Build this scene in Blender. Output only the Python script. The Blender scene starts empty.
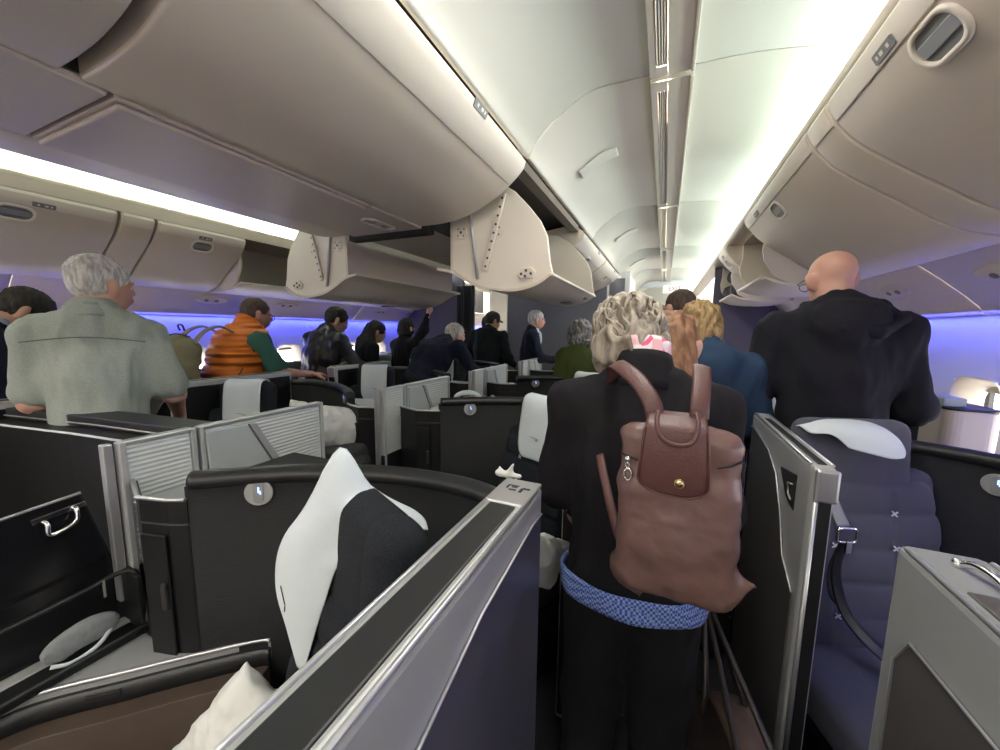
import bpy, bmesh, math, random
import numpy as np
from mathutils import Vector, Matrix, Euler, noise
from math import sin, cos, pi, radians, sqrt, atan2
SC = bpy.context.scene
COL = SC.collection
random.seed(7)
FLOOR = 0.08
# ------------------------------------------------------------------ camera
F, ROLL, YAW, PITCH = 370.0, radians(0.7), radians(23.809), radians(6.936)
fw = Vector((-sin(YAW)*cos(PITCH), cos(YAW)*cos(PITCH), -sin(PITCH)))
r0 = Vector((cos(YAW), sin(YAW), 0)); u0 = r0.cross(fw)
rt = r0*cos(ROLL)+u0*sin(ROLL); up = -r0*sin(ROLL)+u0*cos(ROLL)
cd = bpy.data.cameras.new('camera'); cam = bpy.data.objects.new('camera', cd); COL.objects.link(cam)
cd.sensor_width = 36; cd.lens = F/1000*36; cd.clip_start = .01
cam.matrix_world = Matrix(((rt.x, up.x, -fw.x, 0), (rt.y, up.y, -fw.y, 0), (rt.z, up.z, -fw.z, 1.6), (0, 0, 0, 1)))
SC.camera = cam
# ------------------------------------------------------------------ world, exposure
w = bpy.data.worlds.new('sky'); SC.world = w; w.use_nodes = True
w.node_tree.nodes['Background'].inputs[0].default_value = (1, .95, .88, 1)
w.node_tree.nodes['Background'].inputs[1].default_value = 9.0
SC.view_settings.view_transform = 'Standard'; SC.view_settings.look = 'None'
SC.view_settings.gamma = 1; SC.view_settings.use_curve_mapping = False
SC.view_settings.exposure = 0.4

def area(name, loc, rot, sx, sy, power, color, spread=None):
    l = bpy.data.lights.new(name, 'AREA'); l.shape = 'RECTANGLE'; l.size = sx; l.size_y = sy
    l.energy = power; l.color = color
    if spread: l.spread = spread
    o = bpy.data.objects.new(name, l); COL.objects.link(o); o.location = loc; o.rotation_euler = rot
    return o
COOL = (.80, 1.0, .97)
# cabin wash lights tucked behind the top lips of both rows of window bins (aim up and inwards at the ceiling)
area('cabin_wash_light', (.57, 3.3, 2.455), (0, radians(180-28), 0), .05, 11.5, 62, COOL)
area('cabin_wash_light', (-3.43, 3.3, 2.455), (0, radians(180+28), 0), .05, 11.5, 62, COOL)
# blue mood strips under the service panels, washing down the side walls
BLUE = (.06, .08, 1.0)
area('mood_light', (1.375, 3.0, 1.718), (0, radians(-18), 0), .02, 11, 32, BLUE, radians(150))
area('mood_light', (-4.235, 3.0, 1.718), (0, radians(18), 0), .02, 11, 40, BLUE, radians(150))
# warm-white fill lamps added under both aisle ceilings to brighten the cabin
for yy in (-1.6, 1.2, 4.0, 6.6):
    area('aisle_fill_light', (-.06, yy, 2.565), (0, 0, 0), .05, 1.6, 17, (1, .95, .90))
    area('aisle_fill_light', (-2.80, yy, 2.565), (0, 0, 0), .05, 1.6, 17, (1, .95, .90))

# ------------------------------------------------------------------ helpers
def tag(o, label=None, cat=None, group=None, kind=None):
    if label: o['label'] = label
    if cat: o['category'] = cat
    if group: o['group'] = group
    if kind: o['kind'] = kind
    return o
def empty(name, loc=(0, 0, 0), rz=0, label=None, cat=None, group=None):
    o = bpy.data.objects.new(name, None); COL.objects.link(o); o.location = loc; o.rotation_euler = (0, 0, rz)
    o.empty_display_size = .05
    return tag(o, label, cat, group)
def kids(o): return [c for c in bpy.data.objects if c.parent == o]
def dup(o, loc=None, label=None, rz=None, group=None):
    def cp(a, par):
        c = a.copy(); COL.objects.link(c)
        if par: c.parent = par
        for ch in kids(a): cp(ch, c)
        return c
    c = cp(o, None)
    if loc is not None: c.location = loc
    if rz is not None: c.rotation_euler = (0, 0, rz)
    if label: c['label'] = label
    if group: c['group'] = group
    return c
def mat(name, col, rough=.5, metal=0, spec=.5, bump=None, var=None, emis=None, sheen=0, wave=None, alpha=None, stretch=(1, 1, 1)):
    m = bpy.data.materials.new(name); m.use_nodes = True; nt = m.node_tree; N = nt.nodes; L = nt.links
    b = N['Principled BSDF']
    b.inputs['Base Color'].default_value = (*col, 1); b.inputs['Roughness'].default_value = rough
    b.inputs['Metallic'].default_value = metal; b.inputs['Specular IOR Level'].default_value = spec
    if sheen: b.inputs['Sheen Weight'].default_value = sheen
    if emis: b.inputs['Emission Color'].default_value = (*emis[0], 1); b.inputs['Emission Strength'].default_value = emis[1]
    tc = N.new('ShaderNodeTexCoord'); mp = N.new('ShaderNodeMapping'); mp.inputs['Scale'].default_value = stretch
    L.new(tc.outputs['Object'], mp.inputs['Vector'])
    if var:   # (scale, second colour, contrast)
        n = N.new('ShaderNodeTexNoise'); n.inputs['Scale'].default_value = var[0]; n.inputs['Detail'].default_value = 4
        L.new(mp.outputs[0], n.inputs['Vector'])
        r = N.new('ShaderNodeValToRGB'); c = var[2] if len(var) > 2 else .2
        r.color_ramp.elements[0].position = .5-c; r.color_ramp.elements[1].position = .5+c
        r.color_ramp.elements[0].color = (*col, 1); r.color_ramp.elements[1].color = (*var[1], 1)
        L.new(n.outputs['Fac'], r.inputs['Fac']); L.new(r.outputs[0], b.inputs['Base Color'])
    if bump:  # (scale, strength, distance)
        n = N.new('ShaderNodeTexNoise'); n.inputs['Scale'].default_value = bump[0]; n.inputs['Detail'].default_value = 3
        L.new(mp.outputs[0], n.inputs['Vector'])
        bp = N.new('ShaderNodeBump'); bp.inputs['Strength'].default_value = bump[1]; bp.inputs['Distance'].default_value = bump[2] if len(bump) > 2 else .002
        L.new(n.outputs['Fac'], bp.inputs['Height']); L.new(bp.outputs[0], b.inputs['Normal'])
    if wave:  # (direction, scale, strength, distance)
        n = N.new('ShaderNodeTexWave'); n.bands_direction = wave[0]; n.inputs['Scale'].default_value = wave[1]
        L.new(tc.outputs['Object'], n.inputs['Vector'])
        bp = N.new('ShaderNodeBump'); bp.inputs['Strength'].default_value = wave[2]; bp.inputs['Distance'].default_value = wave[3]
        L.new(n.outputs['Fac'], bp.inputs['Height']); L.new(bp.outputs[0], b.inputs['Normal'])
    return m
M = {}
M['cream'] = mat('cream_plastic', (.56, .49, .405), .42, bump=(350, .12, .001))
M['cream_d'] = mat('cream_plastic_panel', (.50, .43, .355), .45, bump=(350, .12, .001))
M['creamlt'] = mat('ivory_plastic', (.66, .60, .51), .45)
M['psu'] = mat('service_panel_plastic', (.84, .74, .64), .45)
M['ceil'] = mat('ceiling_plastic', (.68, .65, .57), .5, bump=(250, .1, .001))
M['wall'] = mat('side_wall_plastic', (.70, .70, .70), .5)
M['olive'] = mat('bin_lining', (.30, .27, .20), .6)
M['black'] = mat('black_void', (.008, .008, .009), .6)
M['shell'] = mat('charcoal_woven_shell', (.009, .0095, .010), .75, spec=.3, bump=(260, .5, .002), var=(120, (.015, .016, .017), .25), stretch=(.2, .2, 2.5))
M['shell_s'] = mat('charcoal_smooth_shell', (.009, .0095, .0105), .42, spec=.4)
M['rim'] = mat('dark_grey_rim', (.015, .016, .017), .45)
M['silver'] = mat('brushed_silver', (.55, .56, .57), .33, metal=.75)
M['silverp'] = mat('silver_paint', (.42, .43, .43), .38, metal=.3)
M['chrome'] = mat('polished_chrome', (.85, .85, .86), .12, metal=1)
M['grey'] = mat('grey_plastic', (.26, .27, .27), .5)
M['greylt'] = mat('pale_grey_panel', (.50, .53, .53), .45, wave=('Z', 22, .6, .003))
M['greyflap'] = mat('grey_flap', (.33, .36, .36), .35, var=(6, (.40, .43, .43), .3))
M['taupe'] = mat('taupe_door_panel', (.075, .072, .072), .32, var=(8, (.085, .08, .078), .3))
M['navy'] = mat('navy_panel', (.080, .078, .11), .3)
M['seat'] = mat('charcoal_seat_fabric', (.010, .012, .016), .9, spec=.2, bump=(420, 1.0, .003), sheen=.0, var=(300, (.026, .029, .036), .2))
M['seatp'] = mat('slate_seat_fabric', (.085, .088, .115), .9, spec=.25, bump=(500, .5, .0015), sheen=.08)
M['seam'] = mat('seam_dark', (.012, .012, .02), .9)
M['cloth'] = mat('white_cloth', (.60, .66, .69), .85, bump=(30, .3, .004))
M['pillow'] = mat('white_cotton', (.64, .65, .62), .9, bump=(25, .5, .006))
M['carpet'] = mat('dark_carpet', (.02, .02, .025), .95, bump=(200, .6, .003))
M['purple'] = mat('plum_bulkhead_fabric', (.075, .068, .10), .8, bump=(300, .3, .001))
M['bulk'] = mat('slate_bulkhead', (.12, .12, .14), .7)
M['leatherb'] = mat('brown_side_leather', (.050, .034, .024), .6, bump=(180, .3, .001), var=(20, (.065, .045, .033), .3))
M['glass'] = mat('bright_window', (.9, .9, .9), .1)
M['led'] = mat('wash_light_lens', (.9, .95, .93), .4, emis=((.9, 1, .97), 6))
M['glow'] = mat('lit_symbol', (.2, .3, .6), .4, emis=((.25, .4, 1), 2.5))
M['label'] = mat('grey_label', (.16, .165, .16), .5)
M['ink'] = mat('dark_ink', (.03, .03, .035), .6)
M['warm'] = mat('warm_ivory', (.60, .54, .46), .45)
M['metal_d'] = mat('dark_metal', (.10, .10, .10), .4, metal=.8)

class MB:
    def __init__(s): s.v = []; s.f = []; s.sm = []
    def add(s, vs, fs, smooth=False):
        b = len(s.v); s.v += [tuple(v) for v in vs]; s.f += [tuple(b+i for i in f) for f in fs]; s.sm += [smooth]*len(fs); return s
    def box(s, c, d, R=None):
        x, y, z = d[0]/2, d[1]/2, d[2]/2
        vs = [Vector((i*x, j*y, k*z)) for i in (-1, 1) for j in (-1, 1) for k in (-1, 1)]
        if R is not None: vs = [R @ v for v in vs]
        vs = [v+Vector(c) for v in vs]
        return s.add(vs, [(0, 1, 3, 2), (4, 6, 7, 5), (0, 4, 5, 1), (2, 3, 7, 6), (0, 2, 6, 4), (1, 5, 7, 3)])
    def box2(s, a, b): return s.box([(a[i]+b[i])/2 for i in range(3)], [abs(b[i]-a[i]) for i in range(3)])
    def prism(s, pts, axis, a, b, smooth=False):
        """closed outline pts (2D) extruded along axis ('x','y','z') from a to b"""
        def P(p, t): return {'x': (t, p[0], p[1]), 'y': (p[0], t, p[1]), 'z': (p[0], p[1], t)}[axis]
        n = len(pts); vs = [P(p, a) for p in pts]+[P(p, b) for p in pts]
        fs = [(i, (i+1) % n, n+(i+1) % n, n+i) for i in range(n)]
        s.add(vs, fs, smooth); s.add(vs, [tuple(range(n)), tuple(range(2*n-1, n-1, -1))]); return s
    def sheet(s, pts, axis, a, b, th, smooth=True):
        """open 2D polyline extruded, thickness th applied on left normal"""
        off = []
        for i, p in enumerate(pts):
            q0 = Vector(pts[max(i-1, 0)]); q1 = Vector(pts[min(i+1, len(pts)-1)]); d = (q1-q0).normalized(); off.append((p[0]-d.y*th, p[1]+d.x*th))
        n = len(pts)
        def P(p, t): return {'x': (t, p[0], p[1]), 'y': (p[0], t, p[1]), 'z': (p[0], p[1], t)}[axis]
        vs = [P(p, a) for p in pts]+[P(p, b) for p in pts]+[P(p, a) for p in off]+[P(p, b) for p in off]
        s.add(vs, [(i, i+1, n+i+1, n+i) for i in range(n-1)], smooth)
        s.add(vs, [(2*n+i, 3*n+i, 3*n+i+1, 2*n+i+1) for i in range(n-1)], smooth)
        s.add(vs, [(i, 2*n+i, 2*n+i+1, i+1) for i in range(n-1)]+[(n+i, n+i+1, 3*n+i+1, 3*n+i) for i in range(n-1)]+[(0, n, 3*n, 2*n), (n-1, 3*n-1, 4*n-1, 2*n-1)])
        return s
    def tube(s, pts, r, seg=8, closed=False, flat=None):
        pts = [Vector(p) for p in pts]; n = len(pts); rs = r if hasattr(r, '__len__') else [r]*n
        rings = []; pn = None
        for i, p in enumerate(pts):
            t = (pts[(i+1) % n] - pts[i-1]) if closed else (pts[min(i+1, n-1)]-pts[max(i-1, 0)])
            t.normalize()
            if pn is None: pn = t.orthogonal().normalized() if flat is None else Vector(flat)
            a = (pn - t*pn.dot(t)).normalized(); b = t.cross(a); pn = a
            k = rs[i] if hasattr(rs[i], '__len__') else (rs[i], rs[i])
            rings.append([p+a*cos(2*pi*j/seg)*k[0]+b*sin(2*pi*j/seg)*k[1] for j in range(seg)])
        vs = [v for rg in rings for v in rg]; m = n if closed else n-1
        fs = [(i*seg+j, i*seg+(j+1) % seg, ((i+1) % n)*seg+(j+1) % seg, ((i+1) % n)*seg+j) for i in range(m) for j in range(seg)]
        s.add(vs, fs, True)
        if not closed: s.add(vs, [tuple(range(seg-1, -1, -1)), tuple(range((n-1)*seg, n*seg))])
        return s
    def cyl(s, a, b, r, seg=20): return s.tube([a, b], r, seg)
    def ball(s, c, r, seg=12, rings=8):
        r = r if hasattr(r, '__len__') else (r, r, r); vs = []; fs = []
        for i in range(rings+1):
            t = pi*i/rings
            for j in range(seg): vs.append((c[0]+r[0]*sin(t)*cos(2*pi*j/seg), c[1]+r[1]*sin(t)*sin(2*pi*j/seg), c[2]+r[2]*cos(t)))
        for i in range(rings):
            for j in range(seg): fs.append((i*seg+j, (i+1)*seg+j, (i+1)*seg+(j+1) % seg, i*seg+(j+1) % seg))
        return s.add(vs, fs, True)
    def grid(s, fn, nu, nv, th=0, smooth=True):
        """surface fn(u,v) -> Vector, u,v in 0..1; optional thickness"""
        P = [[Vector(fn(i/nu, j/nv)) for j in range(nv+1)] for i in range(nu+1)]
        vs = [P[i][j] for i in range(nu+1) for j in range(nv+1)]
        idx = lambda i, j: i*(nv+1)+j
        fs = [(idx(i, j), idx(i+1, j), idx(i+1, j+1), idx(i, j+1)) for i in range(nu) for j in range(nv)]
        if not th: return s.add(vs, fs, smooth)
        nr = []
        for i in range(nu+1):
            for j in range(nv+1):
                a = P[min(i+1, nu)][j]-P[max(i-1, 0)][j]; b = P[i][min(j+1, nv)]-P[i][max(j-1, 0)]
                n = a.cross(b); nr.append(n.normalized() if n.length > 1e-9 else Vector((0, 0, 1)))
        N_ = len(vs); vs2 = vs+[v-n*th for v, n in zip(vs, nr)]
        fs2 = fs+[tuple(N_+k for k in reversed(f)) for f in fs]
        ed = [idx(i, 0) for i in range(nu+1)]+[idx(nu, j) for j in range(1, nv+1)]+[idx(i, nv) for i in range(nu-1, -1, -1)]+[idx(0, j) for j in range(nv-1, 0, -1)]
        for a, b in zip(ed, ed[1:]+ed[:1]): fs2.append((b, a, N_+a, N_+b))
        return s.add(vs2, fs2, smooth)
    def build(s, name, m, parent=None, bevel=0, seg=2, loc=None, kind=None, fixn=True):
        me = bpy.data.meshes.new(name); me.from_pydata(s.v, [], s.f)
        me.polygons.foreach_set('use_smooth', s.sm)
        if fixn:
            bm = bmesh.new(); bm.from_mesh(me)
            if bevel == 0: bmesh.ops.remove_doubles(bm, verts=bm.verts, dist=1e-6)
            else: bmesh.ops.remove_doubles(bm, verts=bm.verts, dist=1e-6)
            bmesh.ops.recalc_face_normals(bm, faces=bm.faces); bm.to_mesh(me); bm.free()
        o = bpy.data.objects.new(name, me); COL.objects.link(o)
        for mm in (m if isinstance(m, (list, tuple)) else [m]): me.materials.append(mm)
        if parent: o.parent = parent
        if loc: o.location = loc
        if kind: o['kind'] = kind
        if bevel:
            b = o.modifiers.new('b', 'BEVEL'); b.width = bevel; b.segments = seg; b.limit_method = 'ANGLE'; b.angle_limit = radians(40)
            b.harden_normals = False
        return o

# ---- signed distance modelling -> one continuous mesh (surface nets)
def rotm(rx=0, ry=0, rz=0): return np.array(Euler((rx, ry, rz)).to_matrix())
def ell(c, r, R=None): return ('e', np.array(c, float), np.array(r, float), R)
def cap(a, b, ra, rb=None): return ('c', np.array(a, float), np.array(b, float), ra, ra if rb is None else rb)
def rbx(c, h, rd, R=None): return ('b', np.array(c, float), np.array(h, float), rd, R)
def _d(p, P):
    if p[0] == 'e':
        q = P-p[1]
        if p[3] is not None: q = q @ p[3]
        k0 = np.linalg.norm(q/p[2], axis=-1); k1 = np.linalg.norm(q/p[2]**2, axis=-1)+1e-9
        return k0*(k0-1)/k1
    if p[0] == 'c':
        ab = p[2]-p[1]; t = np.clip(((P-p[1])@ab)/(ab@ab+1e-12), 0, 1)
        return np.linalg.norm(P-p[1]-t[..., None]*ab, axis=-1)-(p[3]+(p[4]-p[3])*t)
    q = P-p[1]
    if p[4] is not None: q = q @ p[4]
    q = np.abs(q)-(p[2]-p[3])
    return np.linalg.norm(np.maximum(q, 0), axis=-1)+np.minimum(q.max(-1), 0)-p[3]
def _bb(p):
    if p[0] == 'e': m = p[2].max(); return p[1]-m, p[1]+m
    if p[0] == 'c': m = max(p[3], p[4]); return np.minimum(p[1], p[2])-m, np.maximum(p[1], p[2])+m
    m = np.linalg.norm(p[2]); 
    if p[4] is None: return p[1]-p[2], p[1]+p[2]
    return p[1]-m, p[1]+m
def sdf_mesh(prims, res=.01, k=.03, cut=(), disp=None, grow=0, planes=()):
    """prims smooth-unioned; cut = prims subtracted; planes = (point, normal): keep the side the normal points away from"""
    lo = np.min([_bb(p)[0] for p in prims], 0)-2.5*res-grow; hi = np.max([_bb(p)[1] for p in prims], 0)+2.5*res+grow
    n = np.ceil((hi-lo)/res).astype(int)+1
    ax = [lo[i]+res*np.arange(n[i]) for i in range(3)]
    P = np.stack(np.meshgrid(*ax, indexing='ij'), -1).astype(np.float32)
    D = np.full(P.shape[:3], 9., np.float32)
    for p in prims:
        a, b = _bb(p); i0 = np.maximum(((a-lo-grow-3*k-res)/res).astype(int), 0); i1 = np.minimum(((b-lo+grow+3*k+res)/res).astype(int)+2, n)
        sl = tuple(slice(x, y) for x, y in zip(i0, i1)); d = _d(p, P[sl]).astype(np.float32)
        o = D[sl]; h = np.maximum(k-np.abs(d-o), 0)/k; D[sl] = np.minimum(d, o)-h*h*k*.25
    D -= grow
    for p in cut: D = np.maximum(D, -_d(p, P))
    for pt, nr in planes:
        nr = np.array(nr, float); nr /= np.linalg.norm(nr); D = np.maximum(D, ((P-np.array(pt))@nr))
    s = D < 0
    c = np.zeros(tuple(n-1), np.int8)
    for dx in (0, 1):
        for dy in (0, 1):
            for dz in (0, 1): c += s[dx:n[0]-1+dx, dy:n[1]-1+dy, dz:n[2]-1+dz]
    act = (c > 0) & (c < 8); idx = -np.ones(act.shape, int); A = np.argwhere(act); idx[act] = np.arange(len(A))
    S = np.zeros((len(A), 3)); W = np.zeros(len(A))
    cor = [(x, y, z) for x in (0, 1) for y in (0, 1) for z in (0, 1)]
    for i, a in enumerate(cor):
        for b in cor[i+1:]:
            if sum(abs(a[j]-b[j]) for j in range(3)) != 1: continue
            da = D[A[:, 0]+a[0], A[:, 1]+a[1], A[:, 2]+a[2]]; db = D[A[:, 0]+b[0], A[:, 1]+b[1], A[:, 2]+b[2]]
            m = (da < 0) != (db < 0); t = np.where(m, da/(da-db+1e-12), 0)
            S += np.where(m[:, None], np.array(a)+(np.array(b)-np.array(a))*t[:, None], 0); W += m
    V = lo+res*(A+S/W[:, None]); Q = []
    for d in range(3):
        e = [slice(1, n[j]-1) for j in range(3)]; e[d] = slice(0, n[d]-1)
        e2 = list(e); e2[d] = slice(1, n[d])
        s0 = s[tuple(e)]; s1 = s[tuple(e2)]; I = np.argwhere(s0 != s1); off = np.array([1, 1, 1]); off[d] = 0
        sg = s0[tuple(I.T)]; I = I+off
        u, v = (d+1) % 3, (d+2) % 3; U = np.zeros(3, int); U[u] = 1; Wv = np.zeros(3, int); Wv[v] = 1
        g = lambda J: idx[J[:, 0], J[:, 1], J[:, 2]]
        q = np.stack([g(I-U-Wv), g(I-Wv), g(I), g(I-U)], 1); q[~sg] = q[~sg][:, ::-1]; Q.append(q)
    Q = np.concatenate(Q); Q = Q[(Q >= 0).all(1)]
    return V, Q
def sdf_obj(name, m, parent, prims, res=.01, k=.03, cut=(), grow=0, planes=(), disp=None, extra=None, matfn=None, smooth=2):
    V, Q = sdf_mesh(prims, res, k, cut, None, grow, planes)
    if extra:
        for (V2, Q2) in extra: Q = np.concatenate([Q, Q2+len(V)]); V = np.concatenate([V, V2])
    me = bpy.data.meshes.new(name); me.from_pydata(V.tolist(), [], Q.tolist())
    me.polygons.foreach_set('use_smooth', [True]*len(Q))
    if smooth:
        bm = bmesh.new(); bm.from_mesh(me)
        for _ in range(smooth): bmesh.ops.smooth_vert(bm, verts=bm.verts, factor=.5, use_axis_x=True, use_axis_y=True, use_axis_z=True)
        bm.to_mesh(me); bm.free()
    if disp:
        nn = [v.normal.copy() for v in me.vertices]
        for v, nr in zip(me.vertices, nn): v.co += nr*disp(v.co)
    ms = m if isinstance(m, (list, tuple)) else [m]
    for mm in ms: me.materials.append(mm)
    if matfn:
        for p in me.polygons: p.material_index = matfn(p.center)
    o = bpy.data.objects.new(name, me); COL.objects.link(o)
    if parent: o.parent = parent
    return o
def fbm(p, f, s=(1, 1, 1)): return noise.fractal(Vector((p[0]*f*s[0], p[1]*f*s[1], p[2]*f*s[2])), 1.0, 2.0, 3)
def catm(pts, n=6, closed=False):
    pts = [Vector(p) for p in pts]; out = []; m = len(pts)
    for i in range(m if closed else m-1):
        g = (lambda j: pts[j % m]) if closed else (lambda j: pts[min(max(j, 0), m-1)])
        a, b, c, d = g(i-1), g(i), g(i+1), g(i+2)
        for t in range(n):
            t /= n; out.append(.5*((2*b)+(c-a)*t+(2*a-5*b+4*c-d)*t*t+(3*b-3*c+d-a)*t**3))
    if not closed: out.append(pts[-1])
    return out
def rrect(w, h, r, n=5, c=(0, 0)):
    """rounded rectangle outline, counter-clockwise"""
    o = []
    for sx, sy, a0 in ((1, 1, 0), (-1, 1, 90), (-1, -1, 180), (1, -1, 270)):
        for i in range(n+1):
            a = radians(a0+90*i/n); o.append((c[0]+sx*(w/2-r)+r*cos(a), c[1]+sy*(h/2-r)+r*sin(a)))
    return o
# =================================================================== CABIN
XC = -1.43
mx = lambda x: 2*XC-x
Y0, Y1 = -2.2, 9.0
S_ = lambda b, n, m, **k: b.build(n, m, kind='structure', **k)
S_(MB().box2((-4.6, Y0, FLOOR-.05), (1.75, Y1, FLOOR)), 'floor', M['carpet'])
# aisle ceilings: flat vault coming down to the centre bins, cove at the window bins
cp = [(.62, 2.47), (.52, 2.52), (.36, 2.56), (.15, 2.583), (-.16, 2.586), (-.31, 2.585), (-.40, 2.555), (-.50, 2.49), (-.575, 2.42), (-.605, 2.365)]
cseams = [-2.2, .05, 1.66, 3.27, 4.88, 6.49, 8.1, Y1]
def ceil_panels(mir):
    b = MB()
    for a, c in zip(cseams, cseams[1:]):
        pts = catm([(mx(p[0]) if mir else p[0], p[1], 0) for p in cp], 3); pts = [(p.x, p.y) for p in pts]
        b.sheet(pts, 'y', a+.004, c-.004, .02 if mir else -.02)
    b.box2((-.63 if not mir else mx(-.63), Y0, 2.62), (.66 if not mir else mx(.66), Y1, 2.64))
    return b
for mir, nm in ((0, 'ceiling'), (1, 'ceiling')): S_(ceil_panels(mir), nm, M['ceil'])
# low relief covers in the cove of the ceiling
for mir in (0, 1):
    for yy in (2.22, 3.9, 5.5):
        pts = [(-.30, 2.585), (-.36, 2.572), (-.40, 2.555), (-.45, 2.523), (-.50, 2.49)]
        pts = [(mx(x)-.003 if mir else x+.003, z-.004) for x, z in pts]
        o = MB().sheet(pts, 'y', yy-.05, yy+.05, -.012 if mir else .012).build('ceiling_cover_plate', M['ceil'], bevel=.006)
        tag(o, 'low relief curved cover plate set in the curved aisle ceiling', 'cover plate', 'ceiling cover plates')
# air grilles running along the ceiling
def grille(x0, mir):
    for i, (a, c) in enumerate(((.06, 1.65), (1.67, 3.26), (3.28, 4.87), (4.89, 6.48), (6.50, 8.09), (8.11, 8.9))):
        if c < .2: continue
        sx = -1 if mir else 1
        t = empty('ceiling_air_grille', (x0, (a+c)/2, 2.575))
        L_ = (c-a)/2-.004
        nm = ['first', 'second', 'third', 'fourth', 'fifth', 'sixth'][i]
        tag(t, 'long slotted air grille in the %s aisle ceiling, %s from the near end' % ('left' if mir else 'right', nm), 'air grille', 'ceiling air grilles')
        b = MB(); b.box2((-.078, -L_, -.012), (-.055, L_, .008)); b.box2((-.012, -L_, -.012), (.075, L_, .008))
        b.box2((-.055, -L_, -.012), (-.012, -L_+.07, .008)); b.box2((-.055, L_-.06, -.012), (-.012, L_, .008))
        b.box2((.066, -L_, -.02), (.078, L_, .008))
        b.build('frame', M['creamlt'], t, bevel=.003)
        MB().box2((-.055, -L_+.05, .004), (-.012, L_-.05, .012)).build('dark_slot', M['black'], t)
        s = MB()
        for k in range(5): s.box((-.0505+k*.0083, 0, -.004), (.0028, 2*L_-.12, .012), Matrix.Rotation(radians(-25*sx), 3, 'Y'))
        s.build('slats', M['creamlt'], t)
grille(-.035, 0); grille(mx(-.035), 1)
# side walls with window openings
WY = [-1.04+.53*k for k in range(16)]
def side_wall(mir):
    X_ = lambda x: mx(x) if mir else x
    nm = 'left' if mir else 'right'
    b = MB(); wz0, wz1, hw = .98, 1.385, .165
    zt, zb = 1.715, .0
    # wall curves inward above and below the windows
    def xw(z): return 1.42+.045*(1-((z-1.15)/.6)**2) if z > .5 else 1.40
    zs = [FLOOR, .45, .75, .98]
    for a, c in zip(zs, zs[1:]): b.add([(X_(xw(a)), Y0, a), (X_(xw(a)), Y1, a), (X_(xw(c)), Y1, c), (X_(xw(c)), Y0, c)], [(0, 1, 2, 3)], True)
    zs = [1.385, 1.5, 1.6, 1.70]
    for a, c in zip(zs, zs[1:]): b.add([(X_(xw(a)), Y0, a), (X_(xw(a)), Y1, a), (X_(xw(c)), Y1, c), (X_(xw(c)), Y0, c)], [(0, 1, 2, 3)], True)
    ys = [Y0]+[v for y in WY for v in (y-hw, y+hw)]+[Y1]
    for i in range(0, len(ys), 2):
        for a, c in ((.98, 1.12), (1.12, 1.26), (1.26, 1.385)):
            b.add([(X_(xw(a)), ys[i], a), (X_(xw(a)), ys[i+1], a), (X_(xw(c)), ys[i+1], c), (X_(xw(c)), ys[i], c)], [(0, 1, 2, 3)], True)
    # corner fillets so the opening reads as a rounded rectangle
    for y in WY:
        for sy in (-1, 1):
            for z0, sz in ((wz0, 1), (wz1, -1)):
                r = .09; cy, cz = y+sy*(hw-r), z0+sz*r
                pts = [(y+sy*hw, z0)]+[(cy+sy*r*sin(radians(a)), cz-sz*r*cos(radians(a))) for a in range(0, 91, 15)]
                b.add([(X_(xw(p[1])), p[0], p[1]) for p in pts], [tuple(range(len(pts)))])
    # closed back
    S_(b, 'wall_'+nm, M['wall'])
    b = MB(); b.box2((X_(1.62), Y0, 0), (X_(1.64), Y1, .93)); b.box2((X_(1.62), Y0, 1.44), (X_(1.64), Y1, 2.7))
    for i in range(0, len(ys), 2): b.box2((X_(1.62), ys[i]-(.0 if i == 0 else -.03), .93), (X_(1.64), ys[i+1]-(.0 if i+1 == len(ys)-1 else .03), 1.44))
    S_(b, 'wall_outer_'+nm, M['black'])
    # panel joints
    b = MB()
    for k in range(0, len(WY)-1, 2):
        yy = (WY[k]+WY[k+1])/2
        b.tube([(X_(xw(z)-.002), yy+.012*sin(z*3), z) for z in np.linspace(.5, 1.70, 9)], .004, 6)
    S_(b, 'trim_1' if not mir else 'trim_2', M['wall'])
    for k, y in enumerate(WY):
        if y < -.3 or y > 6: continue
        t = empty('cabin_window', (X_(1.462), y, 1.182)); t['kind'] = 'structure'; t.name = 'window_%d' % (k+(20 if mir else 0)); 
        sx = -1 if mir else 1
        def ring(w, h, r, d): return [(sx*d, p[0], p[1]) for p in rrect(w, h, r)]
        # reveal: funnel from wall opening to pane
        rs = [ring(.345, .42, .10, -.012), ring(.325, .40, .095, -.004), ring(.30, .375, .09, .03), ring(.25, .33, .085, .07), ring(.245, .325, .085, .10)]
        b = MB(); n = len(rs[0])
        b.add([v for r_ in rs for v in r_], [(i*n+j, i*n+(j+1) % n, (i+1)*n+(j+1) % n, (i+1)*n+j) for i in range(len(rs)-1) for j in range(n)], True)
        b.build('reveal', M['creamlt'], t)
        b = MB(); o_ = ring(.262, .342, .09, .09); b.add([(x, a, c) for x, a, c in o_], [tuple(range(n))])
        b.build('pane', M['pane'], t)
        b = MB(); sh = [(sx*.088, p[0], p[1]) for p in rrect(.245, .325, .085) if p[1] > .105]
        sh.sort(key=lambda p: atan2(p[2]-.1, p[1])); b.add(sh+[(x+sx*.006, a, c) for x, a, c in sh], [tuple(range(len(sh))), tuple(range(2*len(sh)-1, len(sh)-1, -1))]); b.build('shade', M['creamlt'], t)
pm = bpy.data.materials.new('window_pane'); pm.use_nodes = True
_n = pm.node_tree.nodes; _n.remove(_n['Principled BSDF'])
_g = _n.new('ShaderNodeBsdfTransparent'); _g.inputs[0].default_value = (.95, .97, 1, 1); pm.node_tree.links.new(_g.outputs[0], _n['Material Output'].inputs[0])
M['pane'] = pm
side_wall(0); side_wall(1)
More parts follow.
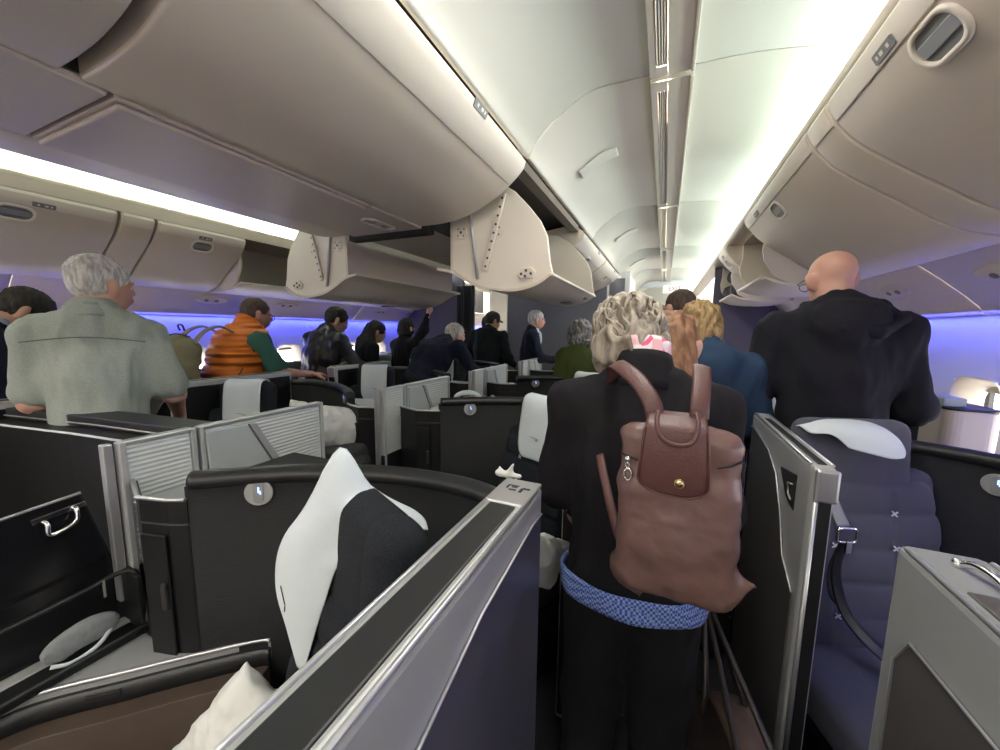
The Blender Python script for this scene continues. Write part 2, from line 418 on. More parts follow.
# service panels between wall and bins
def psu(mir):
    X_ = lambda x: mx(x) if mir else x
    pts = [(1.10, 1.975), (1.16, 1.935), (1.24, 1.87), (1.33, 1.79), (1.385, 1.735), (1.40, 1.705), (1.425, 1.70)]
    nm = 'left' if mir else 'right'
    for i, (a, c) in enumerate(zip([-2.2, -.6, 1.0, 2.6, 4.2, 5.8], [-.6, 1.0, 2.6, 4.2, 5.8, Y1])):
        t = empty('service_panel', (X_(1.25), (a+c)/2, 1.86)); 
        tag(t, 'sloping ivory service panel under the %s window bins, %s from the near end' % (nm, ['first', 'second', 'third', 'fourth', 'fifth', 'sixth'][i]), 'service panel', 'service panels under the window bins')
        q = [(X_(x)-X_(1.25), z-1.86) for x, z in pts]
        MB().sheet(q, 'y', -(c-a)/2+.004, (c-a)/2-.004, -.012 if mir else .012).build('panel', M['psu'], t)
        sx = -1 if mir else 1
        for dy in (-.35, .45):
            # reading lamp pod: shallow oval boss with two lamps
            R = Matrix.Rotation(radians(42*sx), 3, 'Y'); b = MB(); b.ball((0, 0, 0), (.055, .15, .014), 20, 8)
            b.v = [tuple(R @ Vector(v)+Vector((sx*.0, dy, .0))) for v in b.v]; b.build('lamp_pod', M['psu'], t)
            for e in (-.06, .03):
                b = MB(); b.ball((0, 0, 0), (.016, .022, .008), 12, 6); b.v = [tuple(R @ Vector(v)+Vector((-sx*.008, dy+e, -.010))) for v in b.v]; b.build('reading_lamp', M['grey'], t)
psu(0); psu(1)
# ------------------------------------------------------------------ closed bins
RP = [(.470, 2.392), (.462, 2.372), (.473, 2.345), (.492, 2.311), (.544, 2.248), (.60, 2.20), (.672, 2.146), (.76, 2.083), (.849, 2.02), (.91, 1.982), (.97, 1.957), (1.06, 1.937), (1.13, 1.945)]
RPL = [(x, z-.015-.035*max(0, min(1, (z-2.1)/.25))) for x, z in RP]
RB = [(1.13, 2.30), (.80, 2.46), (.50, 2.44)]
CP = [(-.640, 2.375), (-.617, 2.345), (-.631, 2.311), (-.694, 2.255), (-.769, 2.207), (-.903, 2.150), (-1.04, 2.127), (-1.19, 2.125)]
CB = [(-1.19, 2.36), (-.70, 2.42)]
def lerp_prof(P_, t):
    L_ = [0]
    for a, b in zip(P_, P_[1:]): L_.append(L_[-1]+math.dist(a, b))
    s = t*L_[-1]
    for i in range(len(P_)-1):
        if s <= L_[i+1]: k = (s-L_[i])/(L_[i+1]-L_[i]); return tuple(P_[i][j]+k*(P_[i+1][j]-P_[i][j]) for j in (0, 1)), (P_[i+1][0]-P_[i][0], P_[i+1][1]-P_[i][1])
    return P_[-1], (P_[-1][0]-P_[-2][0], P_[-1][1]-P_[-2][1])
def closed_bin(P_, B_, mir, a, c, label, group, latch=.27, narrow=False, m='cream', latch_y=0, ltype=1):
    X_ = lambda x: mx(x) if mir else x
    ctr = (X_((P_[0][0]+P_[-1][0])/2), (a+c)/2, 2.2)
    t = empty('overhead_bin', ctr, 0, label, 'overhead bin', group)
    pr = [(p.x, p.y) for p in catm([(x, z, 0) for x, z in P_], 3)]
    q = [(X_(x)-ctr[0], z-ctr[2]) for x, z in pr+B_]
    h = (c-a)/2-.004
    MB().prism(q, 'y', -h, h, smooth=True).build('door' if not narrow else 'body', M[m], t, bevel=.009, seg=3)
    # lip strip along the top edge
    sg = 1 if P_[0][0] > 0 else -1
    e = [(x-sg*.006, z) for x, z in P_[:4]]; e2 = [(X_(x)-ctr[0], z-ctr[2]) for x, z in e]
    th = .006*(-1 if (mir == (P_[0][0] > 0)) else 1)
    MB().sheet(e2, 'y', -h+.012, h-.012, th).build('lip_strip', M['creamlt'], t, bevel=.002)
    if narrow: return t
    if latch is None: latch_on = False; latch = .5
    else: latch_on = True
    (px_, pz), d = lerp_prof(P_, latch)
    n = Vector((d[1], 0, -d[0])); n.normalize(); n = n if n.z < 0 else -n
    if mir: n.x = -n.x; d = (-d[0], d[1])
    T = Vector((d[0], 0, d[1])).normalized(); Yv = Vector((0, 1, 0))
    o = Vector((X_(px_)-ctr[0], latch_y, pz-ctr[2]))
    def put(b, nm, mm, **k):
        b.v = [tuple(o+Yv*v[0]+T*v[1]+n*v[2]) for v in b.v]; return b.build(nm, mm, lt or t, **k)
    lt = None
    if latch_on:
        out = rrect(.16, .105, .048, 6); inn = rrect(.13, .078, .036, 6); k = len(out)
        b = MB(); b.add([(x, y, 0) for x, y in out]+[(x*.97, y*.97, .007) for x, y in out]+[(x, y, .007) for x, y in inn]+[(x, y, -.0) for x, y in inn],
                        [(r*k+i, r*k+(i+1) % k, (r+1)*k+(i+1) % k, (r+1)*k+i) for r in range(3) for i in range(k)], True)
        lt = put(b, 'latch', M['creamlt'])
        b = MB(); b.add([(x, y, .0015) for x, y in inn], [tuple(range(k))]); put(b, 'recess', M['label'])
        b = MB().prism(rrect(.122, .034, .010), 'z', .001, .006); put(b, 'handle_paddle', M['grey'], bevel=.002)
    lt = None
    # small grey number placard on the lip
    (px_, pz), d = lerp_prof(P_, .075 if P_[0][0] > 0 else .06); 
    n = Vector((d[1], 0, -d[0])).normalized(); n = -n if n.x*(1 if P_[0][0] > 0 else -1) > 0 else n
    if mir: n.x = -n.x; d = (-d[0], d[1])
    T = Vector((d[0], 0, d[1])).normalized(); o = Vector((X_(px_)-ctr[0], (.30 if P_[0][0] > 0 else .16)*(1 if h > .4 else 0), pz-ctr[2]))
    put(MB().prism(rrect(.09, .028, .004), 'z', .004, .009), 'placard', M['label'])
    b = MB()
    for k2, wd in ((-.022, .010), (.008, .014), (.028, .008)): b.box((k2, 0, .0095), (wd, .010, .001))
    put(b, 'placard_mark', M['creamlt'])
    return t
gR, gL, gC = 'right window-side overhead bins', 'left window-side overhead bins', 'centre overhead bins'
closed_bin(RP, RB, 0, -.9, .40, 'cream overhead bin behind the photographer over the right window seats', gR)
closed_bin(RP, RB, 0, .42, 1.70, 'nearest closed cream overhead bin with large dark latch at top right corner', gR, latch=.17, latch_y=.18)
closed_bin(RP, RB, 0, 1.705, 1.90, 'narrow cream filler section between the two closed bins at top right', gR, narrow=True)
closed_bin(RP, RB, 0, 1.905, 3.15, 'closed cream overhead bin above the bald man in the black hoodie', gR, latch=.17, latch_y=.02)
closed_bin(RPL, RB, 1, -.9, .05, 'cream overhead bin over the left window seats, past the left picture edge', gL)
closed_bin(RPL, RB, 1, .06, 1.305, 'closed cream bin at left picture edge above the dark-haired person', gL, latch=.17, latch_y=.20)
closed_bin(RPL, RB, 1, 1.31, 1.50, 'narrow cream filler section between closed bins above the grey-haired man', gL, narrow=True)
closed_bin(RPL, RB, 1, 1.505, 2.12, 'closed cream bin above the man in the orange vest', gL, latch=.17, latch_y=.0)
closed_bin(CP, CB, 0, -.9, .40, 'near end of the big curved centre bin at the top left corner', gC)
closed_bin(CP, CB, 0, .42, 1.66, 'big curved closed centre bin overhead, facing the right aisle', gC, latch=None)
closed_bin(CP, CB, 1, -.9, .40, 'centre bin facing the left aisle, nearest the photographer', gC)
closed_bin(CP, CB, 1, .42, 1.66, 'closed centre bin facing the left aisle above the grey-haired man', gC, latch=None)
closed_bin(CP, CB, 0, 2.96, 4.1, 'closed centre bin facing the right aisle just past the open one', gC)
closed_bin(CP, CB, 0, 4.12, 5.3, 'farthest closed centre bin facing the right aisle', gC)
closed_bin(CP, CB, 1, 4.12, 5.3, 'farthest closed centre bin facing the left aisle', gC)
# centre bottom panels between the two bin rows
def cpanel(a, c, i):
    t = empty('centre_ceiling_panel', (XC, (a+c)/2, 2.12)); h = (c-a)/2
    tag(t, 'flat cream panel between the centre bins, ' + i, 'ceiling panel', 'panels between the centre bins')
    MB().box2((-.235, -h+.003, 0), (.235, h-.003, .02)).build('panel', M['cream_d'], t, bevel=.004)
    return t, h
t, h = cpanel(-.9, .475, 'at top left corner')
t, h = cpanel(.48, 1.30, 'large raised one at upper left')
MB().box2((-.225, -h+.01, -.014), (.225, h-.01, .0)).build('raised_panel', M['cream_d'], t, bevel=.007, seg=3)
t, h = cpanel(1.305, 1.72, 'the one with the oval lamp recess')
b = MB(); o_ = rrect(.085, .20, .04, 6); i_ = rrect(.065, .17, .03, 6); k = len(o_)
b.add([(x+.09, y, -.001) for x, y in o_]+[(x+.09, y, -.008) for x, y in o_]+[(x+.09, y, -.008) for x, y in i_]+[(x+.09, y, -.0015) for x, y in i_], [(r*k+i, r*k+(i+1) % k, (r+1)*k+(i+1) % k, (r+1)*k+i) for r in range(3) for i in range(k)], True)
b.build('lamp_recess', M['warm'], t)
for yy in (-.045, .045): MB().ball((.09, yy, -.004), (.022, .022, .008)).build('reading_lamp', M['grey'], t)
for a, c, l in ((1.74, 2.34, 'first past the dark gap'), (2.345, 2.95, 'second past the dark gap'), (2.96, 4.1, 'between the far closed bins'), (4.11, 5.3, 'farthest one')): cpanel(a, c, l)
S_(MB().box2((-2.2, -.9, 2.445), (-.66, 5.35, 2.47)).box2((-1.7, 1.67, 2.10), (-1.16, 1.735, 2.3)), 'ceiling_core', M['black'])
# ------------------------------------------------------------------ open bins
def open_center(mir, a, c, label):
    X_ = lambda x: mx(x) if mir else x
    t = empty('overhead_bin', (X_(-.8), (a+c)/2, 2.0), 0, label, 'overhead bin', gC)
    ep = [(-1.05, 2.20), (-1.06, 1.92), (-.951, 1.845), (-.806, 1.805), (-.643, 1.805), (-.53, 1.852), (-.505, 1.87), (-.52, 1.924), (-.538, 2.049), (-.574, 2.121), (-.636, 2.196), (-.705, 2.268), (-.80, 2.33), (-1.05, 2.36)]
    q = [(X_(x)-X_(-.8), z-2.0) for x, z in ep]; h = (c-a)/2
    sx = -1 if mir else 1
    for s in (-1, 1):
        e = MB().prism(q, 'y', s*h, s*(h-.022)).build('end_panel', M['creamlt'], t, bevel=.004)
        yy = s*h+s*.001
        # strut bar, perforated rail, pivots, hinge bracket
        def L_(x, z): return Vector((X_(x)-X_(-.8), yy+s*.008, z-2.0))
        MB().tube([L_(-.965, 2.30), L_(-.90, 1.86)], .008, 8).build('gas_strut', M['silverp'], t)
        dv = (L_(-.86, 1.90)-L_(-.76, 2.26)).normalized(); R = Matrix((Vector((0, 1, 0)).cross(dv), Vector((0, 1, 0)), dv)).transposed()
        r = MB(); r.box((L_(-.86, 1.90)+L_(-.76, 2.26))/2, (.026, .012, .38), R); rail = r.build('perforated_rail', M['creamlt'], t, bevel=.003)
        for i in range(9):
            p = L_(-.86, 1.90).lerp(L_(-.76, 2.26), (i+.5)/9); MB().cyl(p+Vector((0, s*.004, 0)), p+Vector((0, s*.0075, 0)), .0065, 8).build('rail_hole', M['metal_d'], rail)
        for (x, z, rr) in ((-1.0, 2.10, .034), (-.80, 2.09, .034)):
            r = MB(); p = L_(x, z); r.cyl(p-Vector((0, s*.006, 0)), p-Vector((0, s*.002, 0)), rr, 20); pv = r.build('pivot_boss', M['creamlt'], t)
            r = MB(); r.cyl(p, p+Vector((0, s*.002, 0)), .007, 10)
            for an in range(4): q2 = p+Vector((rr*.7*cos(an*pi/2+.7), 0, rr*.7*sin(an*pi/2+.7))); r.cyl(q2, q2+Vector((0, s*.001, 0)), .0045, 8)
            r.build('screws', M['metal_d'], pv)
        r = MB(); hx = [L_(x, z) for x, z in ((-.665, 1.85), (-.685, 1.875), (-.66, 1.905), (-.61, 1.905), (-.585, 1.88), (-.60, 1.85))]
        r.prism([(v.x, v.z) for v in hx], 'y', yy+s*.001, yy+s*.012); hb = r.build('hinge_bracket', M['creamlt'], t, bevel=.004)
        r = MB()
        for x, z in ((-.66, 1.873), (-.635, 1.888), (-.61, 1.873), (-.64, 1.862)): p = L_(x, z); r.cyl(p+Vector((0, s*.004, 0)), p+Vector((0, s*.008, 0)), .007, 8)
        r.build('bolts', M['metal_d'], hb)
    sh = [(-1.15, 1.915), (-1.06, 1.895), (-.951, 1.84), (-.88, 1.812), (-.806, 1.798), (-.72, 1.79), (-.643, 1.797), (-.57, 1.82), (-.505, 1.862)]
    sh = [(p.x, p.y) for p in catm([(X_(x)-X_(-.8), z-2.0, 0) for x, z in sh], 3)]
    d = MB().sheet(sh, 'y', -h-.012, h+.012, .016*(-1 if mir else 1)).build('door', M['cream'], t, bevel=.003)
    MB().box2((sx*.27, -h-.012, -.142), (sx*.30, h+.012, -.128)).build('front_edge', M['creamlt'], d, bevel=.004)
    MB().prism(rrect(.07, .13, .03, 5, (sx*.16, .25)), 'z', -.214, -.206).build('latch', M['label'], d)
    MB().prism(rrect(.035, .09, .004, 3, (sx*.25, .42)), 'z', -.172, -.160).build('placard', M['label'], d)
    # back wall of the bucket
    MB().box2((-sx*.25, -h, -.09), (-sx*.27, h, .20)).build('back_panel', M['cream'], t, bevel=.003)
    return t
open_center(0, 1.75, 2.92, 'open centre bin hanging down with strut and perforated rail, facing the right aisle')
o = open_center(1, 1.74, 2.96, 'open centre bin hanging down above the man in the leather jacket')
closed_bin(CP, CB, 1, 2.98, 4.1, 'closed centre bin facing the left aisle just past the open one', gC)
def open_side(mir, a, c, label):
    X_ = lambda x: mx(x) if mir else x
    x0 = .8; t = empty('overhead_bin', (X_(x0), (a+c)/2, 2.1), 0, label, 'overhead bin', gL if mir else gR)
    h = (c-a)/2; L_ = lambda P_: [(X_(x)-X_(x0), z-2.1) for x, z in P_]
    ep = [(.60, 2.40), (.60, 2.28), (.585, 2.18), (.60, 2.10), (.64, 2.04), (.66, 1.99), (.72, 1.955), (.80, 1.935), (.97, 1.93), (1.13, 1.935), (1.13, 2.40)]
    sg = -1 if mir else 1
    for s in (-1, 1):
        e = MB().prism(L_(ep), 'y', s*h, s*(h-.02)).build('end_panel', M['warm'], t, bevel=.004)
        yy = s*(h-.024); r = MB(); r.prism([(sg*(-.10+u), -.13+v) for u, v in ((0, 0), (-.01, .025), (.02, .05), (.06, .045), (.07, .015), (.05, 0))], 'y', yy, yy-s*.012); hb = r.build('hinge_bracket', M['warm'], t, bevel=.004)
        r = MB()
        for u, v in ((.005, .02), (.03, .035), (.05, .015)): r.cyl((sg*(-.10+u), yy-s*.011, -.13+v), (sg*(-.10+u), yy-s*.014, -.13+v), .006, 8)
        r.build('bolts', M['metal_d'], hb)
    sh = L_([(.60, 1.985), (.66, 1.955), (.72, 1.935), (.85, 1.92), (1.0, 1.915), (1.13, 1.92)])
    MB().sheet(sh, 'y', -h, h, .016*(-1 if mir else 1)).build('shelf', M['creamlt'], t, bevel=.003)
    MB().tube([(sh[0][0], -h, sh[0][1]), (sh[0][0], h, sh[0][1])], .013, 10).build('shelf_edge', M['creamlt'], t)
    MB().box2((sg*.31, -h, -.17), (sg*.325, h, .30)).build('back_panel', M['olive'], t)
    MB().box2((sg*-.20, -h, .28), (sg*.33, h, .295)).build('top_panel', M['olive'], t)
    return t
open_side(1, 2.13, 3.35, 'open empty bin over the left window seats, dark olive lining showing')
open_side(1, 3.36, 4.5, 'open bin over the left window seats holding a silver suitcase')
open_side(0, 3.16, 4.05, 'open empty bin beyond the bald man over the right window seats')
for mir, a, c in ((1, 4.52, 5.35), (0, 4.07, 4.5)):
    closed_bin(RPL if mir else RP, RB, mir, a, c, 'farthest closed bin over the %s window seats' % ('left' if mir else 'right'), gL if mir else gR, latch=.17)
open_side(0, 4.52, 5.35, 'open bin stuffed with dark coats over the right side')
# gutters that hide the wash lights, above all the window bins
def gutter(mir):
    X_ = lambda x: mx(x) if mir else x
    pts = [(.462, 2.432), (.468, 2.402), (.50, 2.398), (.62, 2.40), (.64, 2.46)]
    sg = .008*(-1 if mir else 1)
    return MB().sheet([(X_(x), z) for x, z in pts], 'y', Y0, Y1, sg)
S_(MB().box2((mx(.462), Y0, 2.345), (mx(.470), Y1, 2.41)), 'trim_9', M['cream'])
S_(gutter(0), 'trim_3', M['cream']); S_(gutter(1), 'trim_4', M['cream'])
for mir in (0, 1):
    X_ = lambda x: mx(x) if mir else x
    b = MB().box2((X_(.535), -1.9, 2.408), (X_(.565), 8.9, 2.43))
    o = b.build('light_strip', M['led'], bevel=.004)
    tag(o, 'long white light strip hidden above the %s window bins' % ('left' if mir else 'right'), 'light strip', 'ceiling wash light strips')
# dark gap rails above centre bins
for mir in (0, 1):
    X_ = lambda x: mx(x) if mir else x
    S_(MB().box2((X_(-.66), 1.66, 2.36), (X_(-.72), 2.96, 2.42)).tube([(X_(-.628), 1.66, 2.375), (X_(-.628), 5.3, 2.375)], .006, 6), 'trim_%d' % (5+mir), M['metal_d'])
# ------------------------------------------------------------------ bulkheads and end of cabin
S_(MB().box2((-4.5, Y0-.03, 0), (1.7, Y0, 2.65)), 'wall_back', M['cream'])
S_(MB().box2((-4.5, Y1, 0), (1.7, Y1+.03, 2.65)), 'wall_front', M['ceil'])
S_(MB().box2((-2.27, 5.4, FLOOR), (-.78, 5.46, 2.44)), 'wall_centre', M['bulk'])
S_(MB().box2((-2.275, 5.385, FLOOR), (-2.262, 5.47, 2.2)), 'trim_7', M['silverp'])
S_(MB().box2((.53, 5.4, FLOOR), (1.5, 5.46, 2.44)), 'wall_bulkhead_right', M['purple'])
S_(MB().box2((-4.5, 5.4, FLOOR), (-3.06, 5.46, 2.6)), 'wall_bulkhead_left', M['purple'])
S_(MB().box2((-3.06, 6.4, FLOOR), (-2.2, 6.45, 2.5)), 'wall_galley', M['warm'])
S_(MB().box2((-.80, 5.5, FLOOR), (-.50, 6.6, 2.40)).box2((-.82, 5.47, FLOOR), (-.48, 5.5, 2.42)), 'wall_monument', M['wall'])
S_(MB().box2((-.75, 5.462, 1.9), (-.545, 5.468, 2.33)), 'wall_monument_panel', M['bulk'])
S_(MB().box2((-.62, 8.0, 2.46), (.6, 8.08, 2.60)), 'trim_8', M['wall'])
t = empty('exit_sign', (.12, 7.96, 2.42), 0, 'small white exit sign hanging at the far end of the aisle ceiling', 'sign')
MB().box((0, 0, 0), (.42, .05, .15)).build('sign_box', mat('sign_white', (.8, .8, .76), .5, emis=((.9, .9, .82), .25)), t, bevel=.008)
def text(s, size, m, parent, loc, rot, name='lettering', ext=.001, align='CENTER'):
    c = bpy.data.curves.new(name, 'FONT'); c.body = s; c.size = size; c.extrude = ext; c.align_x = align; c.align_y = 'CENTER'
    o = bpy.data.objects.new(name, c); COL.objects.link(o); bpy.context.view_layer.update()
    me = bpy.data.meshes.new_from_object(o.evaluated_get(bpy.context.evaluated_depsgraph_get())); bpy.data.objects.remove(o)
    o = bpy.data.objects.new(name, me); me.materials.clear(); me.materials.append(m); COL.objects.link(o)
    if parent: o.parent = parent
    o.location = loc; o.rotation_euler = rot; return o
text('EXIT', .11, mat('exit_red', (.35, .03, .02), .5), t, (0, -.027, 0), (pi/2, 0, 0))
# curtain at the left galley doorway
b = MB(); b.grid(lambda u, v: Vector((-3.14+.34*u+.012*sin(u*30), 5.33+.028*sin(u*42)+.006*sin(v*9), .35+1.95*v)), 90, 10, th=.004)
tag(b.build('galley_curtain', mat('curtain_navy', (.022, .022, .03), .9, sheen=.2)), 'dark pleated curtain gathered beside the left galley doorway', 'curtain')
# luggage in the bins
def suitcase(loc, dims, m, label, rz=0):
    t = empty('suitcase', loc, rz, label, 'suitcase')
    MB().box((0, 0, dims[2]/2), dims).build('shell', m, t, bevel=.03, seg=4)
    b = MB()
    for i in range(6): b.box((-dims[0]/2-.003, -dims[1]/2+dims[1]*(i+.5)/6, dims[2]/2), (.008, .012, dims[2]*.85))
    b.build('ribs', m, t, bevel=.002)
    MB().tube(catm([(-dims[0]/2, -.05, dims[2]*.8), (-dims[0]/2-.03, -.04, dims[2]*.8), (-dims[0]/2-.03, .04, dims[2]*.8), (-dims[0]/2, .05, dims[2]*.8)]), .007).build('handle', M['black'], t)
    return t
suitcase((mx(.92), 3.9, 1.945), (.42, .34, .24), M['silver'], 'silver hard-shell suitcase lying in the open left bin', pi)
for i, (y, z, rr, dx) in enumerate(((4.72, 1.96, .10, 0), (4.95, 1.96, .11, .02), (5.2, 1.96, .10, -.02), (4.85, 2.13, .09, .02), (5.1, 2.14, .09, 0))):
    o = sdf_obj('folded_coat', mat('coat_%d' % i, [(.02, .02, .022), (.10, .10, .09), (.03, .03, .035), (.012, .012, .014), (.05, .045, .045)][i], .9), None, [ell((0, 0, 0), (.16, .13, rr)), ell((-.05, .04, .02), (.12, .10, rr*.8))], res=.012, disp=lambda c: .015*fbm(c, 14))
    o.location = (.80+dx, y, z+rr); tag(o, ['black coat at the near end of the stuffed far right bin', 'grey coat in the middle of the stuffed far right bin', 'dark coat at the far end of the stuffed right bin', 'black jacket on top of the coats in the stuffed right bin', 'dark grey jacket at the back top of the stuffed right bin'][i], 'coat', 'coats in the far right bin')
# =================================================================== SUITES
# columns: x of the aisle face, direction away from the aisle (+1/-1), rows = y of the far end of each aisle panel
COLS = {'CR': (-.22, -1, [.77, 1.98, 3.15, 4.30], 'right-hand centre column'),
        'CL': (-2.64, 1, [.77, 1.90, 3.02, 4.15], 'left-hand centre column'),
        'R': (.36, 1, [.77, 1.83, 2.84, 3.95], 'right window column'),
        'L': (-3.22, -1, [.77, 1.90, 3.05, 4.20], 'left window column')}
ORD = ['nearest', 'second', 'third', 'fourth']
WALLC = catm([(.10, -.02, 0), (.20, .015, 0), (.32, .02, 0), (.46, .0, 0), (.60, -.05, 0), (.74, -.125, 0), (.86, -.215, 0), (.91, -.255, 0)], 4)
WALLW = catm([(.10, -.02, 0), (.20, .015, 0), (.32, .015, 0), (.46, -.01, 0), (.56, -.05, 0), (.66, -.12, 0), (.76, -.24, 0), (.86, -.38, 0), (.93, -.50, 0)], 4)
def face_text(s, size, m, parent, o, X, Yv, name='mark'):
    """lettering lying in the plane spanned by X (right) and Yv (up) at point o"""
    t = text(s, size, m, parent, (0, 0, 0), (0, 0, 0), name, .0006)
    Z_ = X.cross(Yv); t.matrix_local = Matrix(((X.x, Yv.x, Z_.x, o.x), (X.y, Yv.y, Z_.y, o.y), (X.z, Yv.z, Z_.z, o.z), (0, 0, 0, 1))); return t
def shell(col, i, y):
    x0, s, rows, cn = COLS[col]
    t = empty('suite_shell', (x0, y, FLOOR), 0, '%s dark curved privacy shell of the %s' % (ORD[i], cn), 'suite shell', 'suite shells')
    win = col in 'RL'; W_ = WALLW if win else WALLC
    P = lambda u, v: (s*u, v)
    pts = [P(p.x, p.y) for p in W_]; th = .04*(1 if s > 0 else -1)
    zt = 1.135
    MB().sheet(pts, 'z', 0, zt-.035, th).build('wall', M['shell'], t)
    # rounded rim
    b = MB(); c = [(p[0], p[1]+.018, zt-.022) for p in pts]
    b.tube(c, [(.030, .024)]*len(c), 12, flat=(0, 1, 0)); b.build('rim', M['rim'], t)
    # reading-light switch disc
    if not win: (du, dv), k = (.775, -.148), 24
    else: (du, dv), k = (.66, -.12), 18
    j = min(range(len(W_)), key=lambda q: abs(W_[q].x-du)); a, c2 = W_[max(j-1, 0)], W_[min(j+1, len(W_)-1)]
    T = Vector((s*(c2.x-a.x), c2.y-a.y, 0)).normalized(); n = T.cross(Vector((0, 0, 1)))
    if n.y > 0: n = -n
    o = Vector((s*W_[j].x, W_[j].y, 1.07 if not win else 1.04))+n*.002
    T = Vector((0, 0, 1)).cross(n)
    def put(b, nm, m, par, **k): b.v = [tuple(o+T*v[0]+Vector((0, 0, 1))*v[1]+n*v[2]) for v in b.v]; return b.build(nm, m, par, **k)
    d = put(MB().prism([(.036*cos(2*pi*q/28), .036*sin(2*pi*q/28)) for q in range(28)], 'z', 0, .006), 'switch_disc', M['silverp'], t, bevel=.002)
    put(MB().prism(rrect(.026, .058, .012), 'z', .006, .009), 'rocker', M['grey'], d, bevel=.001)
    put(MB().box((.002, .010, .0095), (.004, .016, .001)).box((.006, .002, .0095), (.003, .009, .001)), 'lit_symbol', M['glow'], d)
    if not win:
        # storage cabinet between the shell and the centre divider
        cab = [P(.905, -.255), P(.95, -.277), P(1.035, -.300), P(1.185, -.25), P(1.185, -.03), P(.93, -.06)]
        b = MB(); b.prism(cab, 'z', 0, 1.0); b.build('cabinet', M['shell_s'], t, bevel=.006)
        fr = [P(.905, -.255), P(.95, -.277), P(1.035, -.300), P(1.185, -.25)]
        MB().sheet(fr, 'z', 1.0, 1.065, .008*(-1 if s > 0 else 1)*-1, smooth=False).build('cabinet_front', M['shell_s'], t)
        MB().tube([(p[0], p[1]-.002, 1.067) for p in fr], .006, 8).build('cabinet_lip', M['silver'], t)
        MB().prism([P(.92, -.24), P(1.03, -.295), P(1.18, -.25), P(1.18, -.05), P(.94, -.07)], 'z', 1.001, 1.008).build('tray', M['greyflap'], t)
        MB().box((s*.985, -.20, 1.014), (.05, .045, .012)).build('socket', M['black'], t)
        dn = MB(); q0, q1 = Vector((*P(.955, -.281), 0)), Vector((*P(1.03, -.301), 0))
        T2 = (q1-q0).normalized(); n2 = T2.cross(Vector((0, 0, 1))); n2 = -n2 if n2.y > 0 else n2
        for a_, c_ in ((q0, q1),):
            vs = [a_+n2*.001, c_+n2*.001]; b = MB()
            f = [vs[0]+Vector((0, 0, .38)), vs[1]+Vector((0, 0, .38)), vs[1]+Vector((0, 0, .97)), vs[0]+Vector((0, 0, .97))]
            b.add(f+[v+n2*.006 for v in f], [(0, 1, 2, 3), (4, 7, 6, 5), (0, 4, 5, 1), (1, 5, 6, 2), (2, 6, 7, 3), (3, 7, 4, 0)])
            dr = b.build('storage_door', M['shell_s'], t, bevel=.004)
        lo = q0.lerp(q1, .15)+n2*.012+Vector((0, 0, .80)); b = MB()
        R = Matrix((T2, n2, Vector((0, 0, 1)))).transposed(); b.box(lo, (.016, .010, .075), R)
        b.build('latch', M['metal_d'], dr, bevel=.003)
    # console behind the wall: footwell housing of the next suite
    yb = (rows[i+1]-y-.93) if i+1 < len(rows) else .22
    yb = max(yb, .15)
    if not win:
        hp = [P(.30, .075), P(.46, .055), P(.62, .0), P(.76, -.07), P(.90, -.20), P(1.165, -.02), P(1.165, yb), P(.62, yb+.02), P(.36, .20)]
        b = MB(); b.prism(hp, 'z', 0, .99); b.build('footwell_housing', M['shell_s'], t, bevel=.012)
        tp = [P(.52, .08), P(.95, -.12), P(1.15, -.0), P(1.15, yb-.04), P(.70, yb-.03)]
        b = MB(); b.prism(tp, 'z', .992, 1.01); b.build('housing_top', M['greylt'] if i else M['shell_s'], t, bevel=.004)
    else:
        hp = [P(.46, .06), P(.60, .0), P(.74, -.13), P(.86, -.29), P(1.02, -.44), P(1.035, yb), P(.62, yb+.02)]
        b = MB(); b.prism(hp, 'z', 0, .93); b.build('footwell_housing', M['warm'], t, bevel=.012)
        b = MB(); b.prism([P(.60, .04), P(.78, -.12), P(1.03, -.36), P(1.03, yb-.02), P(.70, yb-.03)], 'z', .932, .945); b.build('housing_top', M['shell_s'], t, bevel=.004)
    return t
